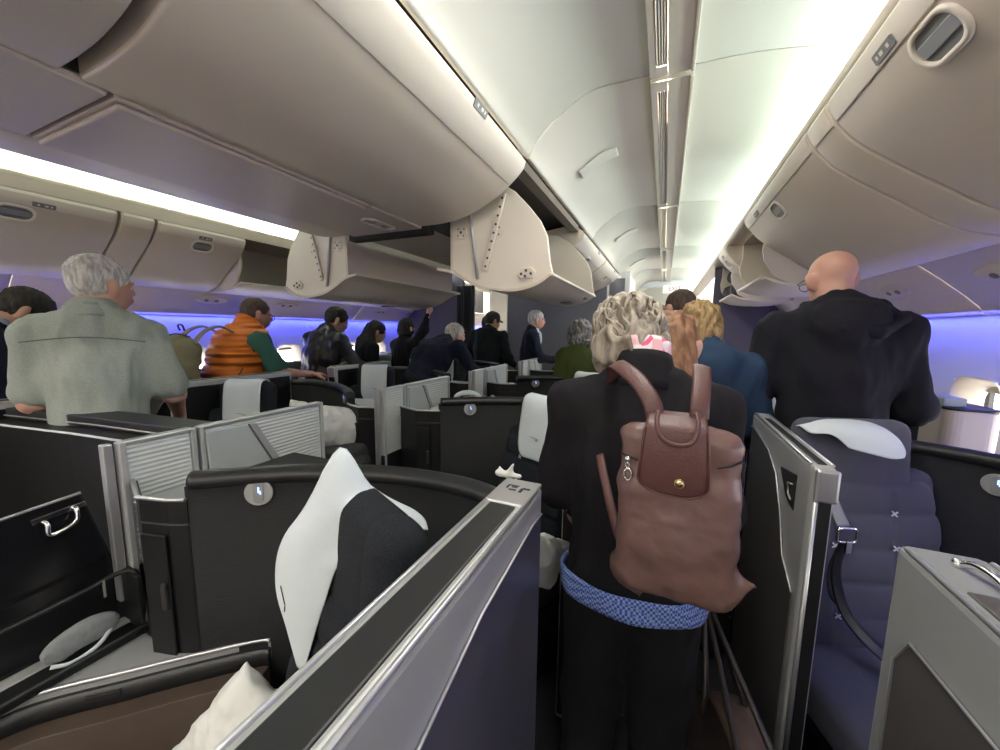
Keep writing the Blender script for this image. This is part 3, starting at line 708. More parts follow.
def aisle_panel(col, i, y, y0=None, dark=False):
    x0, s, rows, cn = COLS[col]
    y0 = y-.72 if y0 is None else y0; L_ = y-y0
    t = empty('aisle_door', (x0, y, FLOOR), 0, '%s silver-framed sliding door panel of the %s, standing on the aisle edge' % (ORD[i], cn), 'sliding door', 'aisle doors')
    W = (.052 if col in 'RL' else .085) if not dark else .10; z1 = 1.19
    MB().box2((0, -L_, .02), (s*W, 0, z1)).build('frame', M['silverp'] if not dark else M['grey'], t, bevel=.012, seg=3)
    # aisle-side inlay
    if dark: # near right panel: inset shape
        out = [(-L_+.03, .06), (-.06, .06), (-.045, z1-.17), (-.075, z1-.12), (-L_+.03, z1-.10)]
        m = M['taupe']
    else:
        out = [(-L_+.035, .05), (-.02, .05), (-.02, z1-.055), (-.08, z1-.052), (-.30, z1-.075), (-L_*.60, z1-.12), (-L_*.72, z1-.22), (-L_*.80, z1-.32), (-L_*.93, z1-.36), (-L_+.035, z1-.37)]
        m = M['taupe'] if col in 'RL' else M['navy']
    b = MB(); b.prism(out, 'x', -s*.004, s*.004); b.build('door_panel', m, t, bevel=.003)
    MB().box2((s*(W-.002), -L_+.03, .04), (s*(W+.004), -.02, z1-.03)).build('inner_panel', M['shell_s'], t, bevel=.003)
    b = MB(); b.tube([(-s*.0045, p[0], p[1]) for p in out[(2 if not dark else 1):]], .0022, 6); b.build('panel_piping', M['silver'], t)
    b = MB(); b.box2((s*.016, -L_+(.02 if not dark else .04), z1-.004), (s*(W-.016), -.12, z1+.003)); b.build('top_inlay', M['rim'] if not dark else M['taupe'], t, bevel=.003)
    MB().tube([(s*.004, -L_+.02, z1), (s*.004, -.02, z1)], .004, 6).build('edge_strip', M['silver'], t)
    MB().tube([(s*(W-.004), -L_+.02, z1), (s*(W-.004), -.02, z1)], .004, 6).build('edge_strip', M['silver'], t)
    if not dark:
        h = MB(); h.prism([(-L_*.86, z1-.06), (-L_*.64, z1-.085), (-L_*.75, z1-.15), (-L_*.86, z1-.165)], 'x', -s*.003, s*.006); hr = h.build('handle_recess', M['black'], t, bevel=.003)
        MB().tube([(-s*.004, -L_*.83, z1-.095), (-s*.006, -L_*.79, z1-.10), (-s*.006, -L_*.80, z1-.13), (-s*.004, -L_*.83, z1-.14)], .003, 6).build('pull', M['silver'], hr)
        # end cap with a slot
        b = MB(); b.box2((s*.006, -L_-.012, z1-.09), (s*(W+.004), -L_+.002, z1-.004)); b.build('end_cap', M['silver'], t, bevel=.008)
        b = MB(); b.box2((s*.018, -L_-.006, .05), (s*(W-.008), -L_+.004, z1-.09)); b.build('end_slot', M['black'], t)
        MB().tube([(s*.012, -L_-.006, .05), (s*.012, -L_-.006, z1-.09)], .006, 8).build('end_rail', M['silver'], t)
    return t
def divider(i, y):
    """ribbed centre divider between the two centre seats of a row; y = far end of the aisle panels"""
    t = empty('centre_divider', (XC, y, FLOOR), 0, '%s grey ribbed divider between the two centre seats' % ORD[i], 'seat divider', 'centre dividers')
    a0, a1, a2, a3 = -.262, -.085, -.06, .42
    z0, z1 = .86, 1.185
    for a, c, zb in ((a0, a1, .80), (a2, a3, .84)):
        p = MB().box2((-.010, a+.01, zb), (.010, c-.01, z1-.012)).build('ribbed_panel', M['greylt'], t)
        MB().box2((-.016, a, z1-.014), (.016, c, z1)).build('top_cap', M['silver'], p, bevel=.003)
        for yy in ((a, c) if a == a0 else (a, c)):
            MB().box2((-.018, yy-.008, .70 if a == a0 and yy == a else z0-.06), (.018, yy+.008, z1-.002)).build('post', M['silverp'], p, bevel=.003)
    # twin rails and lower track at the near end
    r = MB().box2((-.03, a0-.036, .70), (-.004, a0-.014, z1-.004)).build('guide_rail', M['silver'], t, bevel=.003)
    MB().box2((-.02, -.90, .60), (.02, a0, .645)).build('lower_track', M['silverp'], t, bevel=.006)
    MB().box2((-.012, a0-.02, .60), (.012, a3+.30, .80)).build('lower_panel', M['shell_s'], t)
    # folding flap hanging on the divider
    fl = MB(); q = [(-.055, 1.165), (.085, 1.158), (.17, .985), (-.05, 1.01)]
    fl.prism(q, 'x', .016, .026); f = fl.build('folding_flap', M['greyflap'], t, bevel=.004)
    q2 = [(.088, 1.160), (.115, 1.158), (.205, .985), (.175, .985)]
    MB().prism(q2, 'x', .014, .030).build('flap_hinge', M['grey'], f, bevel=.003)
    return t

# ---------------------------------------------------------------- seats
def quilt(w, h, tilt, nx=44, nz=44):
    def fn(u, v):
        x = (u-.5)*w*(1-.10*max(0, v-.75)/.25); z = v*h
        g = 0
        for sx in (-.085, .085): g = max(g, math.exp(-((x-sx)/.006)**2)*(1 if v < .93 else 0))
        for k in range(1, 5): g = max(g, .7*math.exp(-((z-h*k/5+.012*cos(x*9))/.006)**2))
        edge = max(0, abs(u-.5)*2-.82)/.18
        y = -.045*(1-edge**3)+.010*g - .006*sin(pi*((z*5/h) % 1))
        if v > .94: y += .03*((v-.94)/.06)**2
        return Vector((x, y+(z-h/2)*0, z))
    return fn
def make_seat(fab, label, cat='seat', harness=True):
    t = empty('airline_seat', (0, 0, FLOOR), 0, label, cat, 'suite seats')
    m = fab
    sdf_obj('seat_cushion', m, t, [rbx((0, -.27, .40), (.255, .27, .065), .04)], res=.014, k=.01, disp=lambda c: -.004*(math.exp(-((c.x-.085)/.01)**2)+math.exp(-((c.x+.085)/.01)**2)))
    b = MB(); b.prism([(-.25, 0), (.25, 0), (.25, .34), (-.25, .34)], 'y', -.48, .02); b.build('seat_base', M['shell_s'], t, bevel=.02)
    R = rotm(radians(-12)); R_ = Matrix(R.tolist())
    bk = sdf_obj('backrest', m, t, [rbx((0, .055, .70), (.245, .055, .32), .045, R)], res=.014, k=.01)
    b = MB(); b.grid(quilt(.47, .56, 0), 48, 60)
    b.v = [tuple(R_ @ Vector((v[0], v[1]-.03, v[2]-.28))+Vector((0, .055, .705))) for v in b.v]
    b.build('quilted_cover', m, bk)
    for sx in (-.085, .085):
        for k in (1, 2, 3, 4):
            p = R_ @ Vector((sx, -.082, .56*k/5-.28))+Vector((0, .055, .705)); c = MB()
            for an in (45, -45): c.box(p, (.022, .003, .004), R_ @ Matrix.Rotation(radians(an+8), 3, 'Y'))
            c.build('cross_stitch', M['pillow'], bk)
    hr = sdf_obj('headrest', m, t, [rbx((0, .10, 1.05), (.165, .050, .135), .044, rotm(radians(-6)))], res=.012, k=.03, disp=lambda c: -.003*math.exp(-((abs(c.x)-.08)/.006)**2))
    if harness:
        b = MB(); 
        def ribbon(pts, w, th=.004):
            pts = catm(pts, 6); r = MB()
            r.tube(pts, [(w/2, th/2)]*len(pts), 8, flat=(1, .3, 0)); return r
        bl = ribbon([(-.125, .01, 1.0), (-.13, -.04, .95), (-.12, -.085, .88)], .042).build('shoulder_belt', M['grey'], t)
        ribbon([(-.12, -.09, .84), (-.125, -.085, .72), (-.10, -.11, .60), (-.04, -.17, .52), (.03, -.26, .49)], .036).build('lap_belt', M['rim'], t)
        ribbon([(-.125, -.095, .84), (-.14, -.085, .74), (-.135, -.095, .66), (-.10, -.10, .62)], .026).build('loose_strap', M['black'], t)
        bb = MB(); o = [(-.12+x, -.10, .86+z) for x, z in rrect(.05, .045, .010)]; bb.tube(o, .0045, 6, closed=True)
        bb.box((-.115, -.103, .822), (.018, .006, .04)); bb.build('buckle', M['chrome'], t, bevel=.002)
    return t
def make_cover(group):
    b = MB()
    prof = catm([(0, .165, 1.12), (0, .160, 1.165), (0, .135, 1.196), (0, .098, 1.198), (0, .062, 1.18), (0, .044, 1.12), (0, .033, 1.04), (0, .022, .955), (0, .015, .895)], 4)
    n = len(prof)-1
    def fn(u, v):
        q = v*n; i = min(int(q), n-1); p = prof[i].lerp(prof[i+1], q-i); w = .112
        if v > .80: w -= .05*((v-.80)/.20)**2.6
        x = (u-.5)*2*w
        return Vector((x, p.y-.006-.003*sin(x*40+v*5)-.004*cos(x*15), p.z+.002*sin(x*30)))
    b.grid(fn, 16, 30, th=-.0035)
    o = b.build('headrest_cover', M['cloth'])
    o['category'] = 'headrest cover'; o['group'] = group
    b = MB(); b.box((0.0, .019, 1.0), (.050, .0015, .002), Matrix.Rotation(.12, 3, 'Y')); b.box((.018, .018, .992), (.018, .0015, .002), Matrix.Rotation(.12, 3, 'Y'))
    b.build('woven_mark', M['ink'], o)
    return o
seat_d = make_seat(M['seat'], 'x', harness=False); cov = make_cover('white headrest covers')
SEATS = {'CR': (.34, -.33, -25), 'CL': (.34, -.55, 25), 'R': (.30, -.27, 20), 'L': (.32, -.27, -20)}
DESC = {'CR': 'right-hand centre', 'CL': 'left-hand centre', 'R': 'right window', 'L': 'left window'}
for col in ('CR', 'CL', 'R', 'L'):
    x0, s, rows, cn = COLS[col]
    for i, y in enumerate(rows):
        if not (col == 'CL' and i == 0): shell(col, i, y)
        if col == 'CR' and i == 0: aisle_panel(col, i, y-.035, -.02)
        elif col == 'R' and i == 0: aisle_panel(col, i, y, .1, dark=True)
        elif col == 'R' and i == 1: aisle_panel(col, i, y, 1.14)
        else: aisle_panel(col, i, y)
        u, v, a = SEATS[col]; sx, sy = x0+s*u, y+v
        if col == 'R' and i == 1: continue
        if (col == 'R' or col == 'CL') and i == 0: continue
        lab = 'charcoal reclining seat, %s in the %s seat column' % (ORD[i], DESC[col])
        st = dup(seat_d, (sx, sy, FLOOR), lab, radians(a))
        if col == 'CR' and i == 0: continue
        c = dup(cov, (sx, sy, FLOOR), 'white cloth cover on the headrest of the %s %s seat' % (ORD[i], DESC[col]), radians(a))
def remove_tree(o):
    for c in kids(o): remove_tree(c)
    bpy.data.objects.remove(o)
remove_tree(seat_d); remove_tree(cov)
for i, y in enumerate([.77, 1.87, 2.96, 4.10]): divider(i, y)
# right window seat in plain view
st = make_seat(M['seatp'], 'slate quilted seat beside the bald man with a loose shoulder belt and chrome buckle')
st.location = (.665, 1.60, FLOOR); st.rotation_euler = (0, 0, radians(19)); st.scale = (1.14, 1, 1.03)
# its cover, slipped over to the near side
def sheet_pts(rows_, name, m, th=.004, sub=5):
    """cloth through a grid of 3D points (rows of equal length), smoothed"""
    R_ = [catm(r, sub) for r in rows_]; cols_ = [catm([r[j] for r in R_], sub) for j in range(len(R_[0]))]
    nu, nv = len(cols_)-1, len(cols_[0])-1; b = MB()
    b.grid(lambda u, v: cols_[round(u*nu)][round(v*nv)], nu, nv, th=th); return b.build(name, m)
c = sheet_pts([[(.455, 1.655, 1.255), (.51, 1.665, 1.285), (.60, 1.70, 1.292), (.66, 1.72, 1.288), (.70, 1.735, 1.275)],
               [(.462, 1.62, 1.270), (.52, 1.63, 1.292), (.60, 1.655, 1.297), (.67, 1.675, 1.292), (.715, 1.69, 1.275)],
               [(.485, 1.585, 1.256), (.535, 1.585, 1.288), (.61, 1.60, 1.290), (.68, 1.615, 1.277), (.728, 1.63, 1.255)],
               [(.535, 1.563, 1.262), (.575, 1.56, 1.268), (.63, 1.565, 1.262), (.695, 1.58, 1.240), (.735, 1.60, 1.225)],
               [(.575, 1.545, 1.228), (.60, 1.545, 1.222), (.65, 1.55, 1.212), (.695, 1.565, 1.203), (.728, 1.585, 1.205)]], 'headrest_cover', M['cloth'], .004)
tag(c, 'white cloth cover slipped sideways over the slate headrest beside the bald man', 'headrest cover', 'white headrest covers')
# crumpled cover on the nearest centre seat
c = sheet_pts([[(-0.560, 0.630, 1.190), (-0.530, 0.640, 1.200), (-0.490, 0.635, 1.200), (-0.450, 0.620, 1.195), (-0.425, 0.600, 1.185)],
               [(-0.600, 0.585, 1.225), (-0.575, 0.590, 1.262), (-0.530, 0.580, 1.235), (-0.475, 0.570, 1.240), (-0.440, 0.550, 1.212)],
               [(-0.634, 0.530, 1.232), (-0.599, 0.545, 1.352), (-0.569, 0.530, 1.262), (-0.519, 0.530, 1.245), (-0.469, 0.525, 1.210)],
               [(-0.689, 0.500, 1.190), (-0.644, 0.505, 1.235), (-0.604, 0.505, 1.225), (-0.564, 0.515, 1.175), (-0.519, 0.520, 1.190)],
               [(-0.721, 0.485, 1.125), (-0.686, 0.478, 1.150), (-0.646, 0.478, 1.145), (-0.606, 0.490, 1.115), (-0.571, 0.505, 1.130)],
               [(-0.727, 0.480, 1.042), (-0.697, 0.470, 1.042), (-0.662, 0.470, 1.042), (-0.627, 0.478, 1.037), (-0.600, 0.490, 1.042)],
               [(-0.690, 0.472, 0.973), (-0.678, 0.470, 0.973), (-0.660, 0.469, 0.973), (-0.640, 0.474, 0.973), (-0.622, 0.482, 0.973)],
               [(-0.662, 0.470, 0.897), (-0.658, 0.470, 0.895), (-0.653, 0.470, 0.894), (-0.648, 0.471, 0.895), (-0.643, 0.472, 0.897)]], 'headrest_cover', M['cloth'], .004)
tag(c, 'white cloth cover bunched into a peak on the nearest centre seat, its corner hanging down', 'headrest cover', 'white headrest covers')
b = MB(); b.tube([(-.694, .464, 1.07), (-.684, .464, 1.03)], .0011, 6); b.tube([(-.684, .4635, 1.028), (-.686, .4635, 1.015)], .0011, 6); b.build('woven_mark', M['ink'], c)

# ---------------------------------------------------------------- near centre suite interior (bottom left)
t = empty('side_console', (-1.2, .45, FLOOR), 0, 'grey armrest ledge with silver trim and brown side, bottom left of the picture', 'console')
tl = catm([(-1.40, .10, 0), (-1.385, .20, 0), (-1.350, .295, 0), (-1.224, .422, 0), (-1.13, .516, 0), (-1.021, .618, 0), (-.985, .640, 0)], 4)
tl = [(p.x+1.2-.006, p.y-.45-.018) for p in tl]
inner = [(-.965+1.2, .68-.45), (-1.10+1.2, .56-.45), (-1.25+1.2, .49-.45), (-1.41+1.2, .49-.45), (-1.415+1.2, .10-.45)]
MB().prism(tl+inner, 'z', .56, .62).build('ledge_top', M['grey'], t, bevel=.006)
MB().tube([(p[0], p[1], .622) for p in tl], .0055, 8).build('silver_trim', M['silver'], t)
MB().sheet(tl, 'z', .545, .60, -.010).build('side_band', M['rim'], t)
MB().sheet([(p[0]+.006, p[1]-.006) for p in tl[1:-1]], 'z', .20, .548, -.05).build('leather_side', M['leatherb'], t, bevel=.006)
q = Vector((-1.262+1.2, .372-.45)); d = Vector((1, 1)).normalized()
b = MB(); b.box((q.x+.006, q.y-.010, .578), (.07, .008, .02), Matrix.Rotation(radians(43), 3, 'Z')); b.build('media_slot', M['black'], t, bevel=.003)
b = MB(); b.cyl((-1.375+1.2, .36-.45, .621), (-1.375+1.2, .36-.45, .626), .014, 16); b.build('button', M['black'], t)
# monitor folded along the divider
t = empty('video_monitor', (-1.475, .30, FLOOR), 0, 'black video monitor with silver top edge and latch, at the left picture edge', 'monitor')
MB().prism([(-.28, 1.015), (.13, 1.055), (.19, .77), (-.28, .765)], 'x', -.012, .012).build('screen', mat('gloss_black', (.008, .008, .01), .18, spec=.35), t, bevel=.006)
MB().tube([(.013, -.28, 1.016), (.013, .128, 1.056)], .004, 8).build('top_edge', M['silver'], t)
b = MB(); b.tube(catm([(.014, .055, 1.005), (.028, .058, 1.0), (.034, .060, .972), (.034, .105, .985), (.030, .112, 1.018), (.014, .112, 1.02)], 4), .0055, 8)
b.box((.014, .085, 1.018), (.006, .10, .014), Matrix.Rotation(radians(6), 3, 'X')); b.build('latch_bracket', M['chrome'], t, bevel=.002)
# storage pocket with eye mask
t = empty('storage_pocket', (-1.43, .36, FLOOR), 0, 'glossy black open storage pocket under the video monitor', 'storage pocket')
MB().box2((-.06, -.22, .60), (-.045, .12, .80)).build('back', M['shell_s'], t)
MB().box2((-.045, -.22, .622), (.085, .12, .64)).build('pocket_floor', M['shell_s'], t, bevel=.004)
MB().box2((-.045, .12, .62), (.085, .135, .80)).build('pocket_side', M['shell_s'], t, bevel=.004)
b = MB(); b.tube(catm([(.03, -.22, .785), (.03, .02, .80), (.03, .105, .81), (.05, .135, .79), (.085, .135, .66), (.085, .12, .648), (.085, -.22, .645)], 4), .007, 8); b.build('frame', M['rim'], t)
b = MB(); b.box((.034, .07, .785), (.004, .005, .05)); b.build('silver_strip', M['silver'], t)  # thin upright silver strip on the pocket frame
o = sdf_obj('eye_mask', mat('grey_felt', (.16, .175, .18), .95, bump=(120, .8, .003), var=(60, (.24, .26, .27), .3)), None, [ell((0, 0, 0), (.014, .068, .042)), ell((0, .03, .012), (.014, .05, .032))], res=.005, k=.02, cut=[ell((.004, .022, -.052), (.03, .062, .032))])
o.location = (-1.375, .365, .770); o.rotation_euler = (radians(4), 0, radians(-8)); tag(o, 'grey felt eye mask in the black pocket at lower left', 'eye mask')
b = MB(); b.tube(catm([(.008, -.055, -.03), (.018, -.02, -.042), (.02, .03, -.03), (.008, .064, .0)], 5), [(.006, .002)]*16, 8, flat=(0, 0, 1)); b.build('strap', M['cloth'], o)
# pillows
def pillow(name, label, loc, rot, w, h, d, seed, m=None):
    def dsp(c): return .012*fbm(c+Vector((seed, 0, 0)), 9)+.006*fbm(c+Vector((0, seed, 0)), 24)
    pr = [ell((0, 0, 0), (w*.47, d/2, h*.47)), rbx((0, 0, 0), (w*.46, d*.22, h*.46), .03)]
    for sx in (-1, 1):
        for sz in (-1, 1): pr.append(cap((sx*w*.40, 0, sz*h*.38), (sx*w*.50, 0, sz*h*.50), .022, .006))
    o = sdf_obj(name, m or M['pillow'], None, pr, res=.009, k=.05, disp=dsp, smooth=1)
    o.location = loc; o.rotation_euler = rot; return tag(o, label, 'pillow')
pillow('pillow', 'white pillow leaning by the brown armrest side at bottom left', (-.915, .475, .550), (radians(-18), radians(-52), radians(28)), .34, .25, .11, 3)
pillow('pillow', 'white pillow on the left centre seat behind the ribbed divider', (-1.74, 1.56, 1.00), (radians(8), radians(16), radians(62)), .56, .28, .17, 8)
o = sdf_obj('folded_blanket', mat('grey_blanket', (.05, .05, .055), .95, bump=(60, .6, .004)), None, [rbx((0, 0, 0), (.2, .15, .06), .03), rbx((0, 0, .09), (.18, .14, .04), .03)], res=.012, k=.02)
o.location = (-1.74, 1.55, .80); tag(o, 'dark grey folded blanket under the white pillow on the left centre seat', 'blanket')
o = sdf_obj('seat_ottoman', M['shell_s'], None, [rbx((0, 0, .36), (.22, .20, .36), .03)], res=.02, k=.01); o.location = (-1.74, 1.55, FLOOR); o['label'] = 'dark footrest block under the folded grey blanket'; o['category'] = 'footrest'
# coiled headphones on the second row housing
t = empty('headphones', (-1.16, 2.13, 1.095), radians(20), 'grey over-ear headphones lying on the second centre console', 'headphones')
MB().tube(catm([(-.09, 0, .02), (-.085, -.005, .065), (-.03, -.01, .092), (.03, -.01, .088), (.075, 0, .055), (.085, .01, .02)], 5), .016, 10).build('headband', M['cloth'], t)
for xx in (-.03, .09, .15):
    o = sdf_obj('ear_pad', mat('pad_grey', (.30, .32, .31), .8), t, [ell((xx, .02, .035), (.022, .045, .042)), ell((xx+.02, .02, .03), (.018, .038, .036))], res=.006, k=.01)
# tissue on the nearest shell end
o = sdf_obj('tissue', M['pillow'], None, [cap((-.03, 0, 0), (.03, 0, .0), .008, .006), cap((.0, 0, 0), (.012, .0, .03), .010, .003), cap((-.02, 0, .0), (-.03, .01, .012), .008, .003)], res=.003, k=.008)
o.location = (-.345, .845, 1.232); tag(o, 'small crumpled white tissue on the shell beside the nearest door panel', 'tissue')
# white pillow peeking beyond the near panel end
pillow('pillow', 'edge of a white pillow low behind the near door panel, beside the woman in black', (-.345, 1.12, .83), (radians(10), radians(30), radians(70)), .26, .16, .09, 5)
# small printed icons on the end of the nearest panel
pn = [o for o in bpy.data.objects if o.name.startswith('aisle_door') and abs(o.location.x+.22) < .01 and o.location.y < 1][0]
cp_ = MB().box2((-.002, -.115, 1.186), (-.083, -.002, 1.194)).build('end_plate', M['silver'], pn, bevel=.003)
b = MB()
for k, (ux, uy, w_, h_) in enumerate(((-.022, -.045, .016, .006), (-.03, -.055, .006, .018), (-.048, -.045, .012, .004), (-.048, -.058, .016, .004), (-.062, -.045, .004, .016), (-.05, -.038, .02, .003))): b.box((ux, uy, 1.1945), (w_, h_, .0012))
b.build('printed_icons', M['ink'], cp_)
# coat hook on the near right panel
pn = [o for o in bpy.data.objects if o.name.startswith('aisle_door') and abs(o.location.x-.36) < .01 and o.location.y < 1][0]
b = MB(); b.tube(catm([(.045, -.05, 1.193), (.05, -.07, 1.205), (.055, -.10, 1.205), (.058, -.13, 1.194)], 4), .005, 8); b.ball((.045, -.05, 1.195), .008)
b.build('coat_hook', M['chrome'], pn)
# little white lamp box and tray on the window console behind the bald man
t = empty('console_lamp', (1.16, 2.20, 1.026), 0, 'ivory rounded box lamp on the window console right of the bald man', 'lamp')
MB().prism(rrect(.17, .20, .05, 6), 'z', 0, .27).build('body', M['warm'], t, bevel=.006)
MB().prism(rrect(.175, .205, .05, 6), 'z', .27, .280).build('lid', M['shell_s'], t, bevel=.003)
MB().box((-.045, .0, .298), (.07, .12, .035)).build('card_box', mat('mint_card', (.45, .52, .47), .6), t, bevel=.004)
# seat-back screens on the far bulkheads
for x, l in ((.66, 'small blue-lit screen on the dark right bulkhead shelf'),):
    t = empty('video_screen', (x, 5.36, 1.22), 0, l, 'screen')
    MB().box((0, 0, 0), (.14, .02, .09)).build('case', M['shell_s'], t, bevel=.004)
    MB().box((0, -.011, 0), (.12, .002, .07)).build('display', mat('screen_blue', (.1, .2, .4), .3, emis=((.2, .4, .9), .8)), t)

# black console of the near left suite, beyond the lowered divider
t = empty('side_console', (-1.95, .62, FLOOR), 0, 'black console with white top edge line, in front of the white-haired man', 'console')
fp = [(-.52+1.0, .085), (-.42+.3, -.0), (-.62, -.125), (-.62, .02), (-.1, .15), (.47, .24)]
fp = [(.475, .02), (-.05, -.045), (-.60, -.135), (-.60, .05), (-.05, .14), (.475, .20)]
MB().prism(fp, 'z', 0, 1.12).build('cabinet', M['shell_s'], t, bevel=.006)
MB().tube([(p[0], p[1]-.002, 1.122) for p in fp[:3]], .0045, 8).build('edge_line', M['cloth'], t)
f2 = [(.475, .09), (-.05, .03), (-.60, -.06), (-.60, .05), (-.05, .14), (.475, .20)]
MB().prism(f2, 'z', 1.12, 1.165).build('upper_ledge', M['rim'], t, bevel=.006)
MB().tube([(p[0], p[1]-.002, 1.135) for p in f2[:3]], .003, 8).build('edge_line', M['silverp'], t)
# =================================================================== PEOPLE
def skin(name, c): return mat(name, c, .55, spec=.35, bump=(90, .15, .002), var=(14, (c[0]*1.06, c[1]*.93, c[2]*.90), .3))
SK = {'fair': skin('skin_fair', (.55, .34, .26)), 'pink': skin('skin_pink', (.52, .31, .235)), 'tan': skin('skin_tan', (.42, .26, .18))}
M['eyew'] = mat('eye_white', (.8, .8, .78), .3); M['iris'] = mat('iris', (.04, .03, .02), .2)
def hairmat(n, a, b, sc=60, st=(1, 1, .25)): return mat(n, a, .6, spec=.3, var=(sc, b, .12), bump=(sc*1.6, .8, .006), stretch=st)
def hand_prims(wr, d, n, side, curl=.5, s=1.0):
    """wr wrist, d pointing direction, n palm-normal (palm faces n), side=+1 right hand"""
    d = Vector(d).normalized(); n = (Vector(n)-d*Vector(n).dot(d)).normalized(); x = d.cross(n)*side   # x points to the thumb side
    x = -x if side > 0 else x*1.0
    P = []; wr = Vector(wr); pc = wr+d*.048*s
    R = np.array(Matrix((x, d, n)).transposed())
    P.append(rbx(pc, (.040*s, .046*s, .0145*s), .013*s, R)); P.append(cap(wr-d*.02, wr+d*.02, .026*s, .026*s))
    for k, (off, ln) in enumerate(((.030, .072), (.011, .080), (-.009, .074), (-.028, .058))):
        b = wr+d*.088*s+x*off*s; dd = d.copy(); p = b
        for j, f in enumerate((.45, .32, .23)):
            a = curl*(.7+.25*j+.06*k); dd = (dd*cos(a)+n*sin(a)).normalized(); q = p+dd*ln*f*s
            P.append(cap(p, q, (.0092-.001*j)*s, (.0085-.001*j)*s)); p = q; 
            n_ = (n-dd*n.dot(dd)); 
    tb = wr+d*.025*s+x*.034*s; t1 = tb+(d*.55+x*.65+n*.35).normalized()*.040*s; t2 = t1+(d*.85+x*.15+n*.45).normalized()*.030*s; t3 = t2+(d*.9+n*.4-x*.1).normalized()*.024*s
    P += [cap(tb, t1, .013*s, .0105*s), cap(t1, t2, .0105*s, .0095*s), cap(t2, t3, .0095*s, .008*s)]
    return P
def fold(amp, f, s=(1, 1, .35), seed=0):
    return lambda c: amp*(noise.fractal(Vector((c.x*f*s[0]+seed, c.y*f*s[1], c.z*f*s[2])), .8, 2.0, 3)*1.3 - .25*abs(sin(c.z*f*.8+4*noise.noise(Vector((c.x*6+seed, c.y*6, c.z*3))))))
def rotpt(p, o, R): return R @ (Vector(p)-o)+o
def person(name, loc, yaw, H, label, group=None, lean=0, side=0, hunch=0, head=(0, 0, 0), w=1.0, b=1.0, skinm='fair', res=.013,
           arms=None, top=None, topm=None, sleeve='long', hem=.93, collar=True, hood=False, legm=None, hair=None, hairm=None, hunchz=1.25, short=False, neckskin=True, headoff=(0, 0, 0), legs=True):
    s = H/1.75; t = empty('person', loc, yaw, label, 'person', group)
    pel = Vector((0, 0, .95*s)); RL = Matrix.Rotation(radians(side), 3, 'Y') @ Matrix.Rotation(radians(-lean), 3, 'X')
    mid = Vector((0, 0, hunchz*s)); RH = Matrix.Rotation(radians(-hunch), 3, 'X')
    def T(p, up=True):
        p = Vector(p)
        if p.z > mid.z: p = rotpt(p, mid, RH)
        elif p.z > mid.z-.15*s: p = p
        return rotpt(p, pel, RL)
    def TR(z): return np.array((RL @ (RH if z > mid.z else Matrix.Identity(3))))
    def E(c, r): c = Vector(c)*1; return ell(T(c), r, TR(c.z))
    sw = .175*w*s
    sh = {k: T((k*sw, -.01, 1.415*s)) for k in (-1, 1)}
    def torso(g):
        return [E((0, 0, .95*s), (.165*w*s+g, .115*b*s+g, .13*s)), E((0, .01*b, 1.08*s), (.150*w*s+g, .115*b*s+g, .16*s)), E((0, .0, 1.24*s), (.165*w*s+g, .112*b*s+g, .17*s)),
                E((0, -.012, 1.36*s), (.172*w*s+g, .098*s+g, .12*s)), cap(sh[-1], sh[1], .052*s+g, .052*s+g), cap(T((-.06*s, -.02, 1.45*s)), T((.06*s, -.02, 1.45*s)), .055*s+g, .055*s+g), cap(T((0, -.02, 1.42*s)), T((0, -.018, 1.49*s)), .07*s+g*.6, .055*s+g*.4)]
    # arms: elbow and wrist as offsets from the shoulder (person frame)
    arms = arms or {}
    AR = {}
    for k in (-1, 1):
        e, wv, hd = arms.get(k, ((k*.06, -.02, -.28), (k*.04, .10, -.24), {}))
        el = sh[k]+Vector(e)*s; wr = el+Vector(wv)*s; AR[k] = (el, wr, hd)
    # head
    nb = T((0, -.02, 1.47*s)); hc0 = T((0, .005, 1.63*s))+Vector(headoff)
    RHd = Matrix.Rotation(radians(head[1]), 3, 'Z') @ Matrix.Rotation(radians(head[2]), 3, 'Y') @ Matrix.Rotation(radians(-head[0]), 3, 'X')
    piv = hc0+Vector((0, -.03, -.07)); hc = piv+RHd @ (hc0-piv); hR = np.array(RHd)
    hp = lambda x, y, z: hc+RHd @ Vector((x, y, z))
    def HE(c, r, R2=None): return ell(hp(*c), r, hR if R2 is None else hR @ R2)
    HD = [HE((0, -.012, .032), (.075, .095, .084)), HE((0, .022, -.020), (.062, .073, .085)), HE((0, .040, -.078), (.040, .042, .032)), HE((0, .0, -.055), (.058, .060, .050)),
          cap(hp(0, .088, .012), hp(0, .106, -.020), .009, .013), HE((0, .090, -.052), (.022, .009, .005)), HE((0, .088, -.062), (.020, .009, .006)), HE((-.03, .078, .022), (.022, .014, .007)), HE((.03, .078, .022), (.022, .014, .007)),
          cap(hp(0, -.025, -.04), nb, .052*s, .060*s)]
    for k in (-1, 1): HD += [HE((k*.088, -.014, -.008), (.013, .019, .034), rotm(0, radians(k*16), radians(-k*32))), HE((k*.078, .0, -.034), (.008, .010, .011))]
    cuts = [HE((k*.030, .094, .002), (.016, .012, .010)) for k in (-1, 1)]+[HE((k*.084, .0, -.006), (.004, .009, .014)) for k in (-1, 1)]
    bp = torso(-.008)
    if legs:
        for k in (-1, 1): bp += [cap((k*.085*s, 0, .90*s), (k*.10*s, .02, .50*s), .078*s, .055*s), cap((k*.10*s, .02, .50*s), (k*.11*s, 0, .10*s), .052*s, .036*s), cap((k*.11*s, -.03, .05*s), (k*.13*s, .13, .035*s), .038*s, .030*s)]
    for k in (-1, 1): el, wr, hd = AR[k]; bp += [cap(sh[k], el, .047*s, .040*s), cap(el, wr, .041*s, .028*s)]
